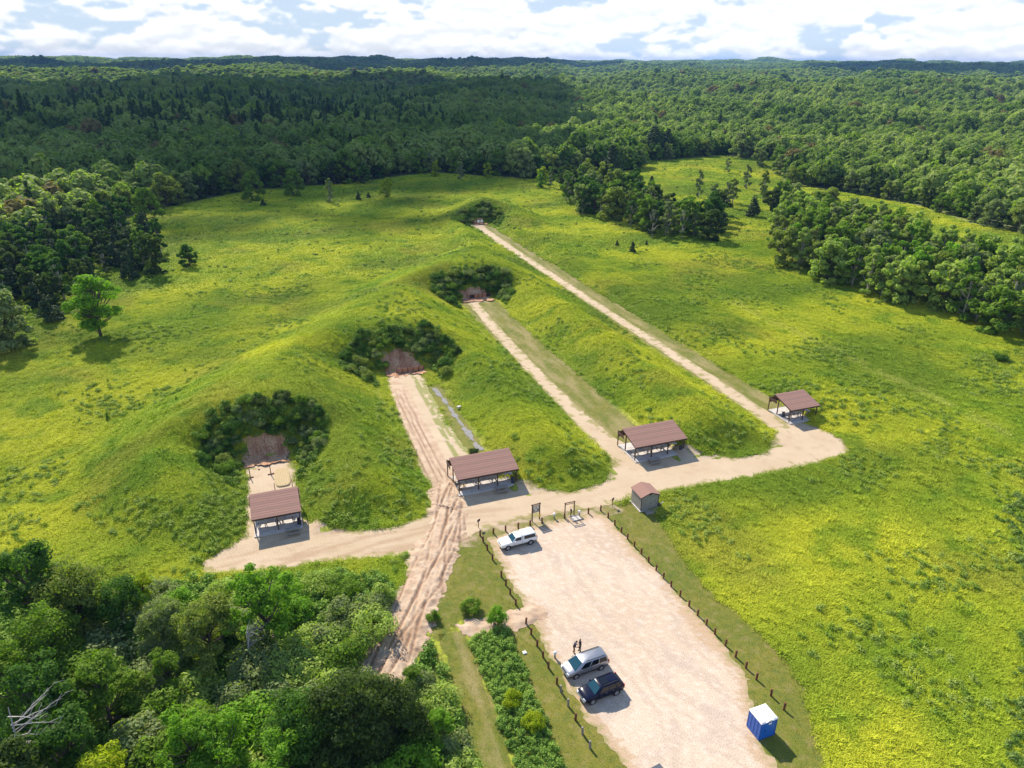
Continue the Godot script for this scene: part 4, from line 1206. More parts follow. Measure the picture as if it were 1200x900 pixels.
func make_toilet() -> void:
	var t := thing("portable_toilet", "blue portable toilet with a white roof on the lot's grass edge", "toilet", Vector3(40.2, 0.02, -38.35), 0.02)
	var w := 0.93
	part("skid", bx(Vector3(1.9, 0.12, 1.8), M.deepblue, Vector3(0, 0.06, 0)), t)
	for q in [[Vector3(-w, 1.17, 0), Vector3(0.06, 2.1, 1.72)], [Vector3(w, 1.17, 0), Vector3(0.06, 2.1, 1.72)], [Vector3(0, 1.17, -0.86), Vector3(1.8, 2.1, 0.06)]]:
		part("wall_panel", bx(q[1], M.blue, q[0]), t)
	part("front_panel", bx(Vector3(1.8, 2.1, 0.06), M.blue, Vector3(0, 1.17, 0.86)), t)
	for s in [-1, 1]:
		for q in [-1, 1]:
			part("corner_post", bx(Vector3(0.1, 2.12, 0.1), M.deepblue, Vector3(s * 0.93, 1.18, q * 0.87), 0.02), t)
		for k in 3:
			part("rib", bx(Vector3(0.03, 1.8, 0.1), M.deepblue, Vector3(s * 0.975, 1.15, -0.45 + 0.45 * k)), t)
	var door := part("door", bx(Vector3(1.15, 1.9, 0.04), M.blue, Vector3(0.1, 1.12, 0.91), 0.01), t)
	part("latch", bx(Vector3(0.08, 0.16, 0.04), M.black, Vector3(-0.38, 1.15, 0.95)), door)
	part("notice", bx(Vector3(0.34, 0.2, 0.015), M.white, Vector3(0.1, 1.95, 0.935)), door)
	var r := MB.new()
	var rr := []
	for q in [[1.0, 2.22], [1.0, 2.30], [0.92, 2.36], [0.5, 2.52], [0.42, 2.54]]:
		rr.push_back([Vector3(-q[0], q[1], -q[0] * 0.94), Vector3(q[0], q[1], -q[0] * 0.94), Vector3(q[0], q[1], q[0] * 0.94), Vector3(-q[0], q[1], q[0] * 0.94)])
	r.loft(rr)
	var roof := part("roof", r.mesh(M.white), t)
	var g := MB.new()
	g.loft([[Vector3(-0.5, 2.30, 0.97), Vector3(0.5, 2.30, 0.97), Vector3(0, 2.52, 0.97)], [Vector3(-0.3, 2.40, 0.3), Vector3(0.3, 2.40, 0.3), Vector3(0, 2.55, 0.3)]])
	part("roof_gable", g.mesh(M.white), roof)
	var v := MB.new()
	v.tube([Vector3(-0.6, 2.3, -0.6), Vector3(-0.6, 2.72, -0.6)], [0.05, 0.05], 8)
	part("vent_pipe", v.mesh(M.white), t)
func bollard_mesh(m: Material) -> ArrayMesh:
	var b := MB.new()
	b.tube([Vector3(0, -0.2, 0), Vector3(0, 0.88, 0), Vector3(0, 0.95, 0), Vector3(0, 0.97, 0)], [0.125, 0.12, 0.11, 0.07], 9)
	return b.mesh(m)
func make_posts() -> void:
	var brown := bollard_mesh(M.redwood)
	var grey := bollard_mesh(M.greywood)
	var rz := [-75.6, -73.7, -71.9, -70.2, -68.4, -66.7, -64.9, -63.1, -61.4, -59.7, -57.8, -55.9, -54.2, -52.5, -50.9, -49.0, -47.2, -45.5, -43.8, -41.5, -39.6]
	for i in rz.size():
		var x := lerpf(42.4, 44.05, i / 20.0)
		var o := single("bollard", brown, "%s brown post from the shed in the row beside the tall meadow" % ordinal(i), "post", Vector3(x, 0, rz[i]), i * 1.3, "brown posts round the lot")
		o.rotation.x = sin(i * 5.1) * 0.04; o.rotation.z = sin(i * 3.7) * 0.04
	var lz := [-77.7, -76.3, -74.4, -72.2, -68.6, -66.9, -65.2, -63.1, -59.7, -58.0, -56.1, -54.3, -52.7, -50.4, -49.3, -47.4, -45.6, -43.9, -42.2]
	for i in lz.size():
		var old: bool = i in [14, 15, 17, 18]
		var o := single("bollard", grey if old else brown, "%s post from the pickup's end in the row beside the lawn%s" % [ordinal(i), ", weathered grey" if old else ", dark brown"], "post", Vector3(23.7 - 0.01 * i, 0, lz[i]), i * 1.7, "posts along the lawn side of the lot")
		o.rotation.x = sin(i * 4.1) * 0.05; o.rotation.z = sin(i * 2.9) * 0.05
	var tx := [25.6, 27.4, 29.3, 31.1, 32.9, 36.4, 40.2, 42.2]
	for i in tx.size():
		single("bollard", brown, "%s brown post from the pickup's nose in the row at the lot's far end" % ordinal(i), "post", Vector3(tx[i], 0, -77.6), i, "posts along the far end of the lot")
	for q in [[35.0, -78.1, "short white-topped post between the notice board and the timber frame"], [38.7, -77.5, "short white-topped post beside the timber frame"], [24.8, -53.8, "white-topped stub post on the gravel in front of the minivan"]]:
		var t := thing("marker_post", q[2], "post", Vector3(q[0], 0, q[1]))
		var s := MB.new()
		s.tube([Vector3(0, -0.1, 0), Vector3(0, 0.55, 0)], [0.11, 0.10], 9)
		part("stub", s.mesh(M.greywood), t)
		var c := MB.new()
		c.tube([Vector3(0, 0.55, 0), Vector3(0, 0.75, 0), Vector3(0, 0.9, 0), Vector3(0, 0.96, 0)], [0.15, 0.19, 0.16, 0.05], 10)
		part("cap", c.mesh(M.white, true), t)
	# notice board
	var k := thing("notice_board", "brown two-post notice board with a yellow tag by the pickup's tail", "notice board", Vector3(32.35, 0, -78.6), 0.12)
	for s in [-1, 1]:
		part("post", bx(Vector3(0.13, 2.9, 0.13), M.timber, Vector3(s * 0.6, 1.4, 0), 0.02), k)
	part("panel", bx(Vector3(1.07, 1.15, 0.07), M.greywood, Vector3(0, 1.95, 0)), k)
	for q in [[-0.25, 2.2], [0.22, 2.2], [-0.05, 1.75]]:
		part("poster", bx(Vector3(0.34, 0.4, 0.012), M.benchtop, Vector3(q[0], q[1], 0.045)), k)
	part("top_rail", bx(Vector3(1.5, 0.1, 0.2), M.timber, Vector3(0, 2.72, 0)), k)
	part("yellow_tag", bx(Vector3(0.22, 0.55, 0.03), M.yellow, Vector3(0.6, 0.75, 0.085)), k)
	# open timber frame with a boxed post and its curb
	var f := thing("timber_frame", "open timber frame of two posts and a double rail at the lot's far end", "frame", Vector3(37.3, 0, -77.9), 0.0)
	for s in [-1, 1]: part("post", bx(Vector3(0.12, 2.5, 0.12), M.timber, Vector3(s * 0.72, 1.2, 0)), f)
	part("rail", bx(Vector3(1.7, 0.1, 0.1), M.timber, Vector3(0, 2.4, 0.02)), f)
	part("rail", bx(Vector3(1.34, 0.08, 0.07), M.timber, Vector3(0, 2.14, 0)), f)
	var u := thing("post_box", "small dark box on a post under the timber frame", "box", Vector3(37.35, 0, -77.5))
	var pb := MB.new()
	pb.tube([Vector3.ZERO, Vector3(0, 1.15, 0), Vector3(0, 1.2, 0), Vector3(0, 1.45, 0)], [0.07, 0.07, 0.15, 0.13], 10)
	part("column", pb.mesh(M.black), u)
	part("spout", bx(Vector3(0.08, 0.08, 0.3), M.black, Vector3(0, 1.1, 0.2)), u)
	part("lever", bx(Vector3(0.04, 0.05, 0.5), M.black, Vector3(0, 1.5, -0.2), 0.0, Basis(Vector3.RIGHT, 0.4)), u)
	var cb := thing("timber_curb", "square of weathered timbers on the ground beside the timber frame", "curb", Vector3(37.95, 0, -77.1), 0.05)
	for s in [-1, 1]:
		part("timber", bx(Vector3(1.6, 0.14, 0.14), M.greywood, Vector3(0, 0.09, s * 0.6), 0.01), cb)
		part("timber", bx(Vector3(0.14, 0.14, 1.05), M.greywood, Vector3(s * 0.72, 0.09, 0), 0.01), cb)
	part("gravel_bed", bx(Vector3(1.3, 0.05, 1.05), M.concrete, Vector3(0, 0.06, 0)), cb)
	# small road signs
	for q in [[24.1, -79.6, "small dark sign on a short post by the lawn corner"], [44.4, -78.1, "small dark sign on a short post near the shed"]]:
		var t := thing("small_sign", q[2], "sign", Vector3(q[0], 0, q[1]), 0.5)
		part("post", bx(Vector3(0.07, 1.3, 0.07), M.timber, Vector3(0, 0.62, -0.06)), t)
		part("panel", bx(Vector3(0.55, 0.4, 0.04), M.trim, Vector3(0, 1.25, 0)), t)
	var e := thing("entrance_sign", "slate-grey flat-topped sign cut by the photo's lower edge", "sign", Vector3(27.0, 0, -36.6), 0.15)
	for s in [-1, 1]: part("post", bx(Vector3(0.14, 2.2, 0.14), M.timber, Vector3(s * 0.7, 1.0, 0)), e)
	part("panel", bx(Vector3(1.8, 0.9, 0.06), M.greywood, Vector3(0, 1.6, 0.11)), e)
	part("cover", bx(Vector3(2.0, 0.08, 0.8), mat(lin(0.055, 0.065, 0.09), 0.8), Vector3(0, 2.2, 0), 0.02), e)
	var w := thing("ground_box", "pale valve cover lying in the mown strip beside the post row", "utility cover", Vector3(21.9, 0, -55.6))
	part("lid", bx(Vector3(0.42, 0.12, 0.42), M.white, Vector3(0, 0.1, 0), 0.05), w)
	var cbk := thing("marker_block", "small concrete block beside the wet ditch", "block", Vector3(31.9, 0.1, -116.9), 0.3)
	part("block", bx(Vector3(0.8, 0.55, 0.6), M.concrete, Vector3(0, 0.2, 0), 0.04), cbk)
func make_targets() -> void:
	# shortest lane: cross posts and a sand bed
	var x1 := [-5.9, -2.8]
	for i in 2:
		var t := thing("target_stand", "red cross-armed target stand on the shortest lane, %s the sand bed" % ["farther from", "beside"][i], "target stand", Vector3(x1[i], 0.03, -104.3), 0.1 * i)
		part("post", bx(Vector3(0.12, 1.7, 0.12), M.redwood, Vector3(0, 0.85, 0)), t)
		part("foot", bx(Vector3(1.0, 0.1, 0.12), M.redwood, Vector3(0, 0.08, 0.1)), t)
		part("foot", bx(Vector3(0.12, 0.1, 1.0), M.redwood, Vector3(0, 0.19, 0.1)), t)
	var sb := thing("sand_bed", "yellow sand bed with a rounded end on the shortest lane", "sand bed", Vector3(-1.15, 0.03, -102.6), 0.0)
	var b := MB.new()
	var lo := []
	var mid := []
	var hi := []
	for k in 24:
		var a := TAU * k / 24
		var x := cos(a)
		var z := sin(a)
		x = signf(x) * pow(absf(x), 0.5) * 1.2
		z = signf(z) * pow(absf(z), 0.5 if z > 0 else 0.8) * 2.9
		lo.push_back(Vector3(x, 0, z)); mid.push_back(Vector3(x * 0.97, 0.16, z * 0.98)); hi.push_back(Vector3(x * 0.86, 0.22, z * 0.93))
	b.loft([lo, mid, hi])
	part("sand", b.mesh(M.sand), sb)
	for s in [-1, 1]: part("corner_post", bx(Vector3(0.1, 1.1, 0.1), M.redwood, Vector3(s * 1.3, 0.5, 3.0)), sb)
	# rutted lane: a long plank barrier of five bays
	var r := thing("target_rail", "brown plank target barrier with five bays on the rutted lane", "target frame", Vector3(27.0, 0.05, -137.0), 0.03)
	for k in 6: part("post", bx(Vector3(0.12, 1.25, 0.12), M.redwood, Vector3(-2.9 + 1.16 * k, 0.6, 0.1)), r)
	for k in 5:
		for j in 3: part("plank", bx(Vector3(1.12, 0.3, 0.05), M.plank, Vector3(-2.32 + 1.16 * k, 0.25 + 0.32 * j, 0.0), 0.0, Basis(Vector3.RIGHT, -0.12)), r)
	part("sill", bx(Vector3(6.2, 0.16, 0.2), M.timber, Vector3(0, 0.1, 0.35), 0.02), r)
	# middle lane
	var m := thing("target_rail", "brown plank target frame with two dark targets on the middle lane", "target frame", Vector3(56.6, 0.05, -181.6), 0.03)
	for k in 6: part("post", bx(Vector3(0.13, 1.6, 0.13), M.redwood, Vector3(-3.0 + 1.2 * k, 0.75, 0.1)), m)
	for k in 3:
		for j in 4: part("plank", bx(Vector3(1.16, 0.28, 0.05), M.plank, Vector3(-1.2 + 1.2 * k, 0.2 + 0.3 * j, 0)), m)
	for s in [-1, 1]:
		part("target", bx(Vector3(1.0, 0.95, 0.06), M.black, Vector3(s * 2.4, 0.75, 0.02)), m)
	part("sill", bx(Vector3(6.6, 0.2, 0.25), M.plank, Vector3(0, 0.12, 0.5), 0.02), m)
	# longest lane
	var q := thing("target_rail", "red target frame with white paper targets at the longest lane's end", "target frame", Vector3(85.6, 0.05, -276.2), 0.0)
	for k in 4: part("post", bx(Vector3(0.15, 1.9, 0.15), M.redwood, Vector3(-2.2 + 1.45 * k, 0.95, 0)), q)
	part("rail", bx(Vector3(4.6, 0.18, 0.08), M.redwood, Vector3(0, 1.75, 0.1)), q)
	part("rail", bx(Vector3(4.6, 0.18, 0.08), M.redwood, Vector3(0, 0.5, 0.1)), q)
	for k in 2: part("paper_target", bx(Vector3(1.0, 1.05, 0.04), M.white, Vector3(0.1 + 1.35 * k, 1.12, 0.16)), q)

# ---------------------------------------------------------------- vehicles (nose towards -X)
func ring_of(x: float, hw: float, y0: float, y1: float, crown: float) -> Array:
	var h := y1 - y0
	var half := [Vector2(hw * 0.84, y0), Vector2(hw * 0.96, y0 + 0.08), Vector2(hw, y0 + h * 0.38), Vector2(hw * 0.99, y0 + h * 0.72), Vector2(hw * 0.95, y1 - h * 0.05), Vector2(hw * 0.88, y1), Vector2(hw * 0.5, y1 + crown * 0.75)]
	var out := []
	for p in half: out.push_back(Vector3(x, p.y, p.x))
	out.push_back(Vector3(x, y1 + crown, 0))
	for i in range(half.size() - 1, -1, -1): out.push_back(Vector3(x, half[i].y, -half[i].x))
	return out
func side_pane(c: Dictionary, s0: float, s1: float, u0: float, u1: float, side: int, off: float) -> Array:
	var out := []
	for q in [[s0, u0], [s1, u0], [s1, u1], [s0, u1]]:
		var f: float = q[1]
		var x := lerpf(lerpf(c.f0, c.f1, f), lerpf(c.r0, c.r1, f), q[0])
		out.push_back(Vector3(x, lerpf(c.yb, c.yt, f), side * (lerpf(c.wb, c.wt, f) + off)))
	return out
func slab_of(p: Array, thick: Vector3, m: Material) -> ArrayMesh:
	var b := MB.new()
	var q := []
	for a in p: q.push_back(a + thick)
	b.loft([p, q])
	return b.mesh(m)
func vehicle(called: String, label: String, category: String, at: Vector3, turn: float, s: Dictionary) -> Node3D:
	var t := thing(called, label, category, at, turn, "vehicles parked in the lot")
	var b := MB.new()
	var rings := []
	for q in s.body: rings.push_back(ring_of(q[0], q[1], q[2], q[3], q[4]))
	b.loft(rings)
	part("body", b.mesh(s.paint, true), t)
	var lower := MB.new()
	var lr := []
	for q in s.body: lr.push_back([Vector3(q[0] * 0.995, q[2] + 0.16, q[1] * 0.985), Vector3(q[0] * 0.995, q[2] - 0.05, q[1] * 0.9), Vector3(q[0] * 0.995, q[2] - 0.05, -q[1] * 0.9), Vector3(q[0] * 0.995, q[2] + 0.16, -q[1] * 0.985)])
	lower.loft(lr)
	part("sill", lower.mesh(M.black), t)
	for c in s.cabins:
		var k := MB.new()
		var cr := []
		for f in [0.0, 0.35, 0.7, 0.92, 1.0]:
			var w := lerpf(c.wb, c.wt, f)
			var y := lerpf(c.yb, c.yt, f)
			var x0 := lerpf(c.f0, c.f1, f)
			var x1 := lerpf(c.r0, c.r1, f)
			if f == 1.0:
				w -= 0.10; x0 += 0.10; x1 -= 0.08
			var e := 0.14
			cr.push_back([Vector3(x0, y, w - e), Vector3(x0 + e * 0.6, y, w), Vector3(x1 - e * 0.6, y, w), Vector3(x1, y, w - e), Vector3(x1, y, -w + e), Vector3(x1 - e * 0.6, y, -w), Vector3(x0 + e * 0.6, y, -w), Vector3(x0, y, -w + e)])
		k.loft(cr, Color.WHITE, true, false)
		var top := []
		for q in cr[-1]: top.push_back(q)
		var m := Vector3((c.f1 + c.r1) * 0.5, c.yt + 0.05, 0)
		for i in 8: k.tri(m, top[(i + 1) % 8], top[i], Color.WHITE)
		part("cabin" if c.get("shield", true) else "bed_cap", k.mesh(s.paint, true), t)
		if c.get("shield", true):
			var w0: float = c.wb - 0.12
			var w1: float = c.wt - 0.12
			var ff := func(f: float, w: float) -> Vector3: return Vector3(lerpf(c.f0, c.f1, f) - 0.025, lerpf(c.yb, c.yt, f) + 0.012, w)
			part("windshield", slab_of([ff.call(0.06, w0), ff.call(0.9, w1), ff.call(0.9, -w1), ff.call(0.06, -w0)], Vector3(0.02, -0.01, 0), M.glass), t)
		if c.get("back", true):
			var w0: float = c.wb - 0.16
			var w1: float = c.wt - 0.14
			var rf := func(f: float, w: float) -> Vector3: return Vector3(lerpf(c.r0, c.r1, f) + 0.02, lerpf(c.yb, c.yt, f) + 0.008, w)
			part("rear_window", slab_of([rf.call(0.15, w0), rf.call(0.86, w1), rf.call(0.86, -w1), rf.call(0.15, -w0)], Vector3(-0.015, -0.01, 0), M.sideglass), t)
		for p in c.panes:
			for sd in [-1, 1]:
				part("side_window", slab_of(side_pane(c, p[0], p[1], 0.10, 0.84, sd, 0.012), Vector3(0, 0, -sd * 0.01), M.sideglass), t)
	for x in s.axles:
		for sd in [-1, 1]:
			var arch := MB.new()
			arch.tube([Vector3(x, s.wheel, sd * (s.half - 0.22)), Vector3(x, s.wheel, sd * (s.half + 0.008))], [s.wheel + 0.07, s.wheel + 0.07], 18)
			part("wheel_arch", arch.mesh(M.black), t)
			var wn := Node3D.new()
			wn.name = "wheel"
			t.add_child(wn, true)
			wn.position = Vector3(x, s.wheel, sd * (s.half - 0.1))
			var ty := MB.new()
			ty.tube([Vector3(0, 0, -0.1), Vector3(0, 0, -0.08), Vector3(0, 0, 0.1), Vector3(0, 0, 0.13)], [s.wheel - 0.04, s.wheel, s.wheel, s.wheel - 0.05] if sd > 0 else [s.wheel - 0.05, s.wheel, s.wheel, s.wheel - 0.04], 18)
			part("tyre", ty.mesh(M.tyre), wn)
			var ri := MB.new()
			ri.tube([Vector3(0, 0, sd * 0.11), Vector3(0, 0, sd * 0.14), Vector3(0, 0, sd * 0.145)], [s.wheel * 0.66, s.wheel * 0.64, s.wheel * 0.2], 10)
			part("rim", ri.mesh(M.rim), wn)
	for sd in [-1, 1]:
		part("headlight", bx(Vector3(0.16, 0.17, 0.36), M.lens, Vector3(s.front + 0.09, s.lamp, sd * (s.half - 0.30)), 0.03, Basis(Vector3.UP, sd * 0.35)), t)
		part("tail_light", bx(Vector3(0.08, 0.36, 0.16), M.red, Vector3(s.rear - 0.05, s.lamp + 0.18, sd * (s.half - 0.11)), 0.02), t)
		var mi := part("mirror", bx(Vector3(0.14, 0.16, 0.22), s.paint, Vector3(s.mirror.x, s.mirror.y, sd * (s.half + 0.07)), 0.03), t)
		part("mirror_glass", bx(Vector3(0.01, 0.11, 0.16), M.sideglass, Vector3(s.mirror.x + 0.076, s.mirror.y, sd * (s.half + 0.07))), mi)
		for hx in s.handles:
			part("door_handle", bx(Vector3(0.2, 0.035, 0.03), M.rim, Vector3(hx, s.mirror.y - 0.14, sd * (s.half + 0.004))), t)
		for hx in s.seams:
			part("door_gap", bx(Vector3(0.018, 0.62, 0.012), M.black, Vector3(hx, s.mirror.y - 0.36, sd * (s.half - 0.002))), t)
		if s.has("rails"):
			part("roof_rail", bx(Vector3(s.rails[1] - s.rails[0], 0.05, 0.05), M.black, Vector3((s.rails[0] + s.rails[1]) * 0.5, s.rails[2], sd * s.rails[3]), 0.01), t)
	part("grille", bx(Vector3(0.06, 0.2, 0.85), M.black, Vector3(s.front + 0.0, s.lamp - 0.04, 0)), t)
	part("front_bumper", bx(Vector3(0.16, 0.16, s.half * 1.72), s.bumper, Vector3(s.front + 0.0, s.body[0][2] + 0.17, 0), 0.04), t)
	part("rear_bumper", bx(Vector3(0.16, 0.2, s.half * 1.8), s.bumper, Vector3(s.rear - 0.02, s.body[0][2] + 0.2, 0), 0.04), t)
	part("number_plate", bx(Vector3(0.012, 0.13, 0.3), M.white, Vector3(s.rear + 0.066, s.body[0][2] + 0.3, 0)), t)
	return t
func paint(c: Color, metal := 0.3) -> StandardMaterial3D:
	var m := mat(c, 0.32, metal)
	m.clearcoat_enabled = true; m.clearcoat = 0.8; m.clearcoat_roughness = 0.05
	return m
func make_vehicles() -> void:
	# pickup with a bed cap
	var wp := paint(lin(0.72, 0.72, 0.72), 0.0)
	vehicle("pickup_truck", "white pickup truck with a white bed cap at the lot's far end", "pickup", Vector3(27.95, 0.03, -74.35), deg_to_rad(3), {
		"paint": wp, "bumper": wp, "half": 0.91, "front": -2.58, "rear": 2.62, "lamp": 0.80, "wheel": 0.37, "axles": [-1.72, 1.60], "mirror": Vector2(-0.72, 1.15), "handles": [0.05], "seams": [-0.75, 0.33],
		"body": [[-2.60, 0.70, 0.46, 0.80, 0.02], [-2.52, 0.84, 0.42, 0.92, 0.03], [-2.1, 0.90, 0.40, 1.00, 0.05], [-1.1, 0.91, 0.40, 1.08, 0.05], [-0.9, 0.91, 0.40, 1.10, 0.02], [0.4, 0.91, 0.40, 1.10, 0.0], [2.5, 0.91, 0.42, 1.08, 0.0], [2.60, 0.88, 0.46, 1.06, 0.0]],
		"cabins": [{"f0": -1.12, "f1": -0.42, "r0": 0.46, "r1": 0.42, "yb": 1.08, "yt": 1.62, "wb": 0.86, "wt": 0.70, "panes": [[0.14, 0.86]]},
			{"f0": 0.47, "f1": 0.49, "r0": 2.56, "r1": 2.34, "yb": 1.07, "yt": 1.70, "wb": 0.88, "wt": 0.74, "shield": false, "panes": [[0.10, 0.92]]}]})
	# minivan
	var sp := paint(lin(0.30, 0.31, 0.34), 0.75)
	vehicle("minivan", "silver minivan parked beside the dark car, two people standing behind it", "minivan", Vector3(27.25, 0.03, -51.35), deg_to_rad(4), {
		"paint": sp, "bumper": sp, "half": 0.97, "front": -2.50, "rear": 2.52, "lamp": 0.74, "wheel": 0.34, "axles": [-1.55, 1.50], "mirror": Vector2(-0.95, 1.08), "handles": [0.0, 0.75], "seams": [-0.85, 0.25, 1.35], "rails": [-0.2, 2.0, 1.76, 0.68],
		"body": [[-2.52, 0.66, 0.40, 0.70, 0.02], [-2.40, 0.84, 0.34, 0.82, 0.04], [-2.0, 0.94, 0.32, 0.93, 0.06], [-1.45, 0.97, 0.32, 1.03, 0.05], [-1.0, 0.97, 0.32, 1.06, 0.0], [1.9, 0.97, 0.32, 1.06, 0.0], [2.40, 0.95, 0.34, 1.06, 0.0], [2.52, 0.88, 0.40, 1.02, 0.0]],
		"cabins": [{"f0": -1.72, "f1": -0.62, "r0": 2.46, "r1": 2.24, "yb": 1.00, "yt": 1.70, "wb": 0.93, "wt": 0.74, "panes": [[0.13, 0.40], [0.43, 0.68], [0.71, 0.95]]}]})
	# dark car
	var np := paint(lin(0.004, 0.006, 0.022), 0.0)
	np.clearcoat_enabled = false; np.metallic_specular = 0.35; np.roughness = 0.22
	var t := vehicle("crossover_car", "dark navy crossover car parked nearest the photo's lower edge", "car", Vector3(27.35, 0.03, -47.75), deg_to_rad(5), {
		"paint": np, "bumper": M.rim, "half": 0.95, "front": -2.38, "rear": 2.38, "lamp": 0.78, "wheel": 0.36, "axles": [-1.45, 1.40], "mirror": Vector2(-0.68, 1.12), "handles": [0.12, 0.95], "seams": [-0.62, 0.38, 1.25], "rails": [-0.1, 1.55, 1.73, 0.62],
		"body": [[-2.40, 0.66, 0.46, 0.74, 0.02], [-2.28, 0.84, 0.40, 0.90, 0.05], [-1.8, 0.93, 0.37, 1.00, 0.06], [-1.15, 0.95, 0.36, 1.06, 0.05], [-0.8, 0.95, 0.36, 1.10, 0.0], [1.7, 0.95, 0.36, 1.12, 0.0], [2.25, 0.93, 0.40, 1.10, 0.0], [2.40, 0.84, 0.46, 1.02, 0.0]],
		"cabins": [{"f0": -1.18, "f1": -0.38, "r0": 2.22, "r1": 1.80, "yb": 1.06, "yt": 1.66, "wb": 0.90, "wt": 0.70, "panes": [[0.14, 0.45], [0.48, 0.74], [0.77, 0.94]]}]})
	part("sunroof", bx(Vector3(0.7, 0.02, 0.9), M.sideglass, Vector3(0.25, 1.71, 0)), t)

# ---------------------------------------------------------------- people
func nets(bones: Array, cell: float) -> ArrayMesh:
	var lo := Vector3.ONE * 1e9
	var hi := -lo
	for b in bones:
		for k in 2:
			var r: Vector3 = Vector3.ONE * (b[2 + k] + cell * 2)
			lo = lo.min(b[k] - r); hi = hi.max(b[k] + r)
	var n := Vector3i(((hi - lo) / cell).ceil())
	var f := PackedFloat32Array()
	f.resize(n.x * n.y * n.z)
	f.fill(0.5)
	var who := PackedInt32Array()
	who.resize(f.size())
	var near := PackedFloat32Array()
	near.resize(f.size())
	near.fill(9.0)
	for bi in bones.size():
		var b: Array = bones[bi]
		var rr: float = maxf(b[2], b[3]) + 0.07
		var p0 := Vector3i(((b[0].min(b[1]) - Vector3.ONE * rr - lo) / cell).floor()).clamp(Vector3i.ZERO, n - Vector3i.ONE)
		var p1 := Vector3i(((b[0].max(b[1]) + Vector3.ONE * rr - lo) / cell).ceil()).clamp(Vector3i.ZERO, n - Vector3i.ONE)
		var ab: Vector3 = b[1] - b[0]
		var ll := maxf(ab.length_squared(), 1e-6)
		for z in range(p0.z, p1.z + 1):
			for y in range(p0.y, p1.y + 1):
				for x in range(p0.x, p1.x + 1):
					var p := lo + Vector3(x, y, z) * cell
					var t := clampf((p - b[0]).dot(ab) / ll, 0, 1)
					var d := p.distance_to(b[0] + ab * t) - lerpf(b[2], b[3], t)
					var i := (z * n.y + y) * n.x + x
					if d < near[i]:
						near[i] = d; who[i] = bi
					var k := 0.03
					var h := clampf(0.5 + 0.5 * (f[i] - d) / k, 0, 1)
					f[i] = lerpf(f[i], d, h) - k * h * (1 - h)
	var at := {}
	var b2 := MB.new()
	var st := SurfaceTool.new()
	st.begin(Mesh.PRIMITIVE_TRIANGLES)
	var offs := [0, 1, n.x, n.x + 1, n.x * n.y, n.x * n.y + 1, n.x * n.y + n.x, n.x * n.y + n.x + 1]
	for z in n.z - 1:
		for y in n.y - 1:
			for x in n.x - 1:
				var i := (z * n.y + y) * n.x + x
				var ins := 0
				for o in offs: if f[i + o] < 0: ins += 1
				if ins == 0 or ins == 8: continue
				var s := Vector3.ZERO
				var c := 0
				for e in 12:
					var a: int = [0, 2, 4, 6, 0, 1, 4, 5, 0, 1, 2, 3][e]
					var q: int = a + [1, 2, 4][e / 4]
					var fa := f[i + offs[a]]
					var fb := f[i + offs[q]]
					if (fa < 0) == (fb < 0): continue
					var t := fa / (fa - fb)
					s += Vector3(a & 1, (a >> 1) & 1, a >> 2).lerp(Vector3(q & 1, (q >> 1) & 1, q >> 2), t)
					c += 1
				at[i] = [lo + (Vector3(x, y, z) + s / c) * cell, bones[who[i]][4]]
	var strides := [1, n.x, n.x * n.y]
	for i in at:
		for ax in 3:
			var s0: int = strides[ax]
			var u: int = strides[(ax + 1) % 3]
			var w: int = strides[(ax + 2) % 3]
			if (f[i] < 0) == (f[i + s0] < 0): continue
			if not (at.has(i - u) and at.has(i - w) and at.has(i - u - w)): continue
			var q := [at[i], at[i - u], at[i - u - w], at[i - w]]
			if f[i] > 0: q.reverse()
			for k in [0, 2, 1, 0, 3, 2]:
				st.set_color(q[k][1]); st.add_vertex(q[k][0])
	st.generate_normals()
	st.index()
	st.set_material(M.vtx)
	return st.commit()
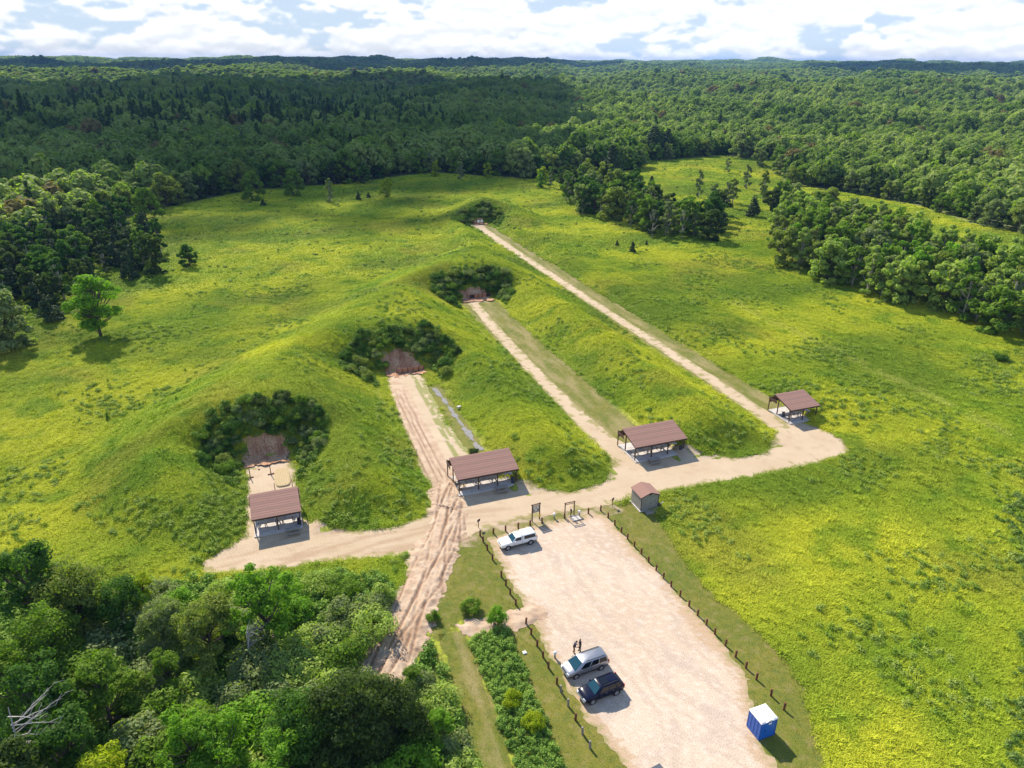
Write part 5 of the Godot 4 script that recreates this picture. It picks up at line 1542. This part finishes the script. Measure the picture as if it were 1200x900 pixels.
func make_person(label: String, at: Vector3, turn: float, shirt: Color, legs: Color, calf: Color, bend: float, reach: float) -> void:
	var t := thing("person", label, "person", at, turn, "people beside the minivan")
	var skin := Color(0.36, 0.20, 0.13)
	var shoe := Color(0.03, 0.03, 0.03)
	var hip := Vector3(0, 0.92, 0)
	var chest := Vector3(0, 1.32, -0.16 * bend)
	var neck := Vector3(0, 1.47, -0.26 * bend)
	var head := neck + Vector3(0, 0.15, -0.06 * bend - 0.01)
	var bones := [[hip + Vector3(-0.07, 0, 0), hip + Vector3(0.07, 0, 0), 0.135, 0.135, legs], [hip + Vector3(0, 0.06, 0), chest, 0.135, 0.155, shirt], [chest + Vector3(-0.12, 0.04, 0), chest + Vector3(0.12, 0.04, 0), 0.095, 0.095, shirt],
		[chest, neck, 0.09, 0.06, shirt], [neck, head, 0.055, 0.06, skin], [head, head + Vector3(0, 0.06, -0.015), 0.092, 0.088, skin], [head + Vector3(0, -0.05, -0.05), head + Vector3(0, -0.04, -0.06), 0.055, 0.05, skin], [head + Vector3(0, -0.005, -0.1), head + Vector3(0, -0.02, -0.112), 0.014, 0.018, skin],
		[head + Vector3(-0.093, 0.0, 0.01), head + Vector3(-0.095, 0.02, 0.012), 0.02, 0.02, skin], [head + Vector3(0.093, 0.0, 0.01), head + Vector3(0.095, 0.02, 0.012), 0.02, 0.02, skin]]
	for s in [-1, 1]:
		var kn := Vector3(s * 0.12, 0.49, -0.03 * s - 0.04)
		var an := Vector3(s * 0.14, 0.09, -0.04 * s)
		bones.append_array([[hip + Vector3(s * 0.09, -0.03, 0), kn, 0.098, 0.062, legs], [kn, an, 0.062, 0.042, calf], [an + Vector3(0, -0.045, 0.03), an + Vector3(s * 0.02, -0.05, -0.15), 0.045, 0.038, shoe]])
		var sh := chest + Vector3(s * 0.185, 0.06, 0)
		var el := sh + Vector3(s * 0.07, -0.27, 0.02 - 0.06 * reach)
		var wr := el + Vector3(-s * 0.06 * reach, -0.22 + 0.13 * reach, -0.05 - 0.18 * reach)
		bones.append_array([[sh, el, 0.06, 0.045, shirt], [el, wr, 0.043, 0.03, skin]])
		var dir := (wr - el).normalized()
		var side := Vector3(s, 0, 0)
		var palm := wr + dir * 0.08
		bones.push_back([wr, palm, 0.03, 0.036, skin])
		for k in 4:
			var root := palm + side * (0.026 - 0.018 * k) + dir * 0.01
			var midj: Vector3 = root + dir * (0.036 + [0.0, 0.008, 0.006, -0.006][k])
			bones.append_array([[root, midj, 0.010, 0.009, skin], [midj, midj + dir * 0.03 + Vector3(0, -0.015, 0), 0.009, 0.008, skin]])
		bones.push_back([wr + dir * 0.03 - side * 0.02, wr + dir * 0.08 - side * 0.06, 0.012, 0.009, skin])
	part("body", nets(bones, 0.018), t)
	var hair := MB.new()
	var rings := []
	for k in 5:
		var el := -0.15 + 1.7 * k / 4.0
		var ring := []
		for j in 12:
			var a := TAU * j / 12
			ring.push_back(head + Vector3(0, 0.055, 0.012) + Vector3(cos(a) * cos(el) * 0.098, sin(el) * 0.105, sin(a) * cos(el) * 0.104))
		rings.push_back(ring)
	hair.loft(rings)
	part("hair", hair.mesh(mat(lin(0.02, 0.014, 0.01), 0.7), true), t)
func make_people() -> void:
	make_person("person in a dark purple shirt and brown shorts standing behind the minivan", Vector3(27.05, 0.035, -53.75), deg_to_rad(-110), Color(0.035, 0.03, 0.06), Color(0.16, 0.09, 0.05), Color(0.36, 0.20, 0.13), 0.8, 0.9)
	make_person("person dressed all in black standing upright behind the minivan", Vector3(27.8, 0.035, -53.75), deg_to_rad(80), Color(0.012, 0.012, 0.016), Color(0.012, 0.012, 0.016), Color(0.012, 0.012, 0.016), 0.1, 0.6)

# ---------------------------------------------------------------- dead wood
func snag(label: String, at: Vector3, h: float, sd: int, turn: float) -> void:
	rng.seed = sd
	var t := thing("dead_tree", label, "tree", at, turn)
	var tr := MB.new()
	tr.tube([Vector3.ZERO, Vector3(0.1, h * 0.5, 0), Vector3(0.5, h, 0.1)], [0.16, 0.12, 0.03], 6)
	part("trunk", tr.mesh(M.dead, true), t)
	for i in 12:
		var y := h * rng.randf_range(0.55, 0.98)
		var a := rng.randf_range(-0.7, 0.9)
		var d := Vector3(cos(a), rng.randf_range(0.05, 0.4), sin(a)) * rng.randf_range(1.6, 3.4) * (h / 9.0)
		var b := MB.new()
		var p0 := Vector3(0.3 * y / h, y, 0)
		b.tube([p0, p0 + d * 0.5 + Vector3(0, 0.15, 0), p0 + d], [0.055, 0.035, 0.01], 5)
		for k in 4:
			var q := p0 + d * (0.4 + 0.2 * k) + Vector3(0, 0.1, 0)
			b.tube([q, q + Vector3(rng.randf_range(0.2, 0.9), rng.randf_range(0.0, 0.5), rng.randf_range(-0.6, 0.6))], [0.03, 0.008], 4)
		part("branch", b.mesh(M.dead, true), t)

# ---------------------------------------------------------------- air
func sky_colour(d: Vector3, n: FastNoiseLite) -> Color:
	var e := maxf(d.y, 0.0)
	var c := Color(0.92, 1.08, 1.20).lerp(Color(0.13, 0.36, 0.86), pow(e, 0.58))
	var q := Vector3(d.x, d.y * 2.6, d.z)
	var f := n.get_noise_3dv(q * 1800.0)
	var g := n.get_noise_3dv(q * 640.0 + Vector3(50, 9, 3))
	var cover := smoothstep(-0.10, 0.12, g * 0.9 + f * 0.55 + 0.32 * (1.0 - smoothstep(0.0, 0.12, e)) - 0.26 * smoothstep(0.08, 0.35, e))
	var up := n.get_noise_3dv((q + Vector3(0, 0.016, 0)) * 1800.0)
	var lit := clampf(0.5 + (f - up) * 1.6, 0, 1)
	var cl := Color(1.16, 1.20, 1.24).lerp(Color(1.55, 1.54, 1.52), lit)
	c = c.lerp(cl, cover * 0.93)
	if d.y < 0.0: c = Color(0.98, 1.06, 1.12).lerp(Color(0.12, 0.14, 0.08), smoothstep(0.0, 0.08, -d.y))
	c.a = 1.0
	return c
func make_sky() -> Sky:
	var n := FastNoiseLite.new()
	n.seed = 44; n.frequency = 0.01; n.fractal_octaves = 6; n.fractal_gain = 0.56; n.noise_type = FastNoiseLite.TYPE_SIMPLEX_SMOOTH
	var W := 4096
	var H := 2048
	var dir_of := func(x: float, y: float, w: int, h: int) -> Vector3:
		var a := ((x + 0.5) / w - 0.5) * TAU
		var e := (0.5 - (y + 0.5) / h) * PI
		return Vector3(sin(a) * cos(e), sin(e), -cos(a) * cos(e))
	var im := Image.create(512, 256, false, Image.FORMAT_RGBF)
	for y in 256:
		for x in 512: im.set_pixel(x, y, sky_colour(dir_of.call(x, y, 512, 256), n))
	im.resize(W, H, Image.INTERPOLATE_BILINEAR)
	for y in range(930, 1030):
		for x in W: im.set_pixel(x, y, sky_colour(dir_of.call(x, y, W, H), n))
	var pm := PanoramaSkyMaterial.new()
	pm.panorama = ImageTexture.create_from_image(im)
	var s := Sky.new()
	s.sky_material = pm
	return s
func cloud(label: String, shade: PackedVector2Array, n: int, r0: float, r1: float, alt: float, sd: int) -> void:
	# a cumulus whose shadow falls on the ground polygon
	rng.seed = sd
	var ball := SphereMesh.new()
	ball.radial_segments = 10; ball.rings = 5; ball.radius = 1.0; ball.height = 2.0
	var st := SurfaceTool.new()
	var r := bounds(shade)
	var k := 0
	var tries := 0
	while k < n and tries < n * 20:
		tries += 1
		var p := r.position + Vector2(rng.randf(), rng.randf()) * r.size
		if not Geometry2D.is_point_in_polygon(p, shade): continue
		k += 1
		var y := alt + rng.randf_range(0, r1)
		var t := y / -SUN_DIR.y
		var at := Vector3(p.x, 0, p.y) - SUN_DIR * t
		var s := rng.randf_range(r0, r1)
		st.append_from(ball, 0, Transform3D(Basis.from_scale(Vector3(s, s * 0.6, s)), at))
	st.set_material(M.cloud)
	var o := MeshInstance3D.new()
	o.name = numbered("cloud")
	o.mesh = st.commit()
	add_child(o)
	tag(o, label, "", "", "structure")
func make_clouds() -> void:
	M.cloud = mat(lin(0.85, 0.86, 0.88), 1.0)
	cloud("cloud shading the back forest", P([-90, -420, 60, -405, 135, -400, 240, -600, 420, -1000, 620, -1480, 420, -1900, -480, -1900, -420, -1000]), 900, 38, 75, 1100, 1)
	cloud("broken cloud thinly shading the far meadow", P([-35, -300, 20, -265, 80, -270, 110, -330, 120, -400, 0, -400, -40, -350]), 60, 5, 10, 1500, 2)
	cloud("cloud shading a distant ridge", P([-1300, -2900, 900, -2950, 1900, -3500, 2600, -5600, -1900, -5200]), 700, 90, 150, 1300, 3)
	cloud("cloud shading the far hills", P([1900, -1700, 3000, -2000, 5200, -3300, 5600, -4400, 3000, -3500, 1900, -2300]), 420, 90, 150, 1300, 4)

func _ready() -> void:
	var cam := Camera3D.new()
	cam.name = "camera"
	cam.fov = 56.76
	cam.near = 1.0
	cam.far = 20000.0
	cam.position = Vector3(0, 60, 0)
	cam.basis = Basis(Vector3.UP, deg_to_rad(-20.0)) * Basis(Vector3.RIGHT, deg_to_rad(-24.4)) * Basis(Vector3.BACK, deg_to_rad(0.3))
	add_child(cam)
	cam.current = true
	var env := Environment.new()
	env.background_mode = Environment.BG_SKY
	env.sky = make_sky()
	env.tonemap_mode = Environment.TONE_MAPPER_LINEAR
	env.tonemap_exposure = 1.9
	env.background_energy_multiplier = 0.46
	env.sdfgi_enabled = true; env.ssao_enabled = true; env.ssil_enabled = true
	env.fog_enabled = true
	env.fog_density = 0.00006
	env.fog_light_color = Color(0.50, 0.70, 1.0)
	var we := WorldEnvironment.new()
	we.environment = env
	add_child(we)
	var sun := DirectionalLight3D.new()
	sun.name = "sun"
	sun.light_energy = 1.6
	sun.light_color = Color(1.0, 0.955, 0.88)
	sun.light_angular_distance = 0.55
	sun.shadow_enabled = true
	sun.basis = Basis.looking_at(SUN_DIR, Vector3.UP)
	add_child(sun)
	nz.seed = 5; nz.frequency = 0.0018; nz.fractal_octaves = 4; nz.noise_type = FastNoiseLite.TYPE_SIMPLEX_SMOOTH
	nf.seed = 8; nf.frequency = 0.012; nf.fractal_octaves = 3; nf.noise_type = FastNoiseLite.TYPE_SIMPLEX_SMOOTH
	make_materials()
	make_ground()
	make_sheets()
	make_clouds()
	make_shelters()
	make_shed()
	make_toilet()
	make_vehicles()
	make_people()
	make_targets()
	make_posts()
	make_protos()
	make_trees()
	snag("bare grey dead branches at the photo's side edge in the thicket", Vector3(-24.6, 0, -53.0), 12.0, 61, 0.35)
	snag("fallen-limbed bare snag beside the dark thicket tree", Vector3(-6.8, 0, -63.2), 5.0, 62, 0.9)
	make_forest()
	make_grass()
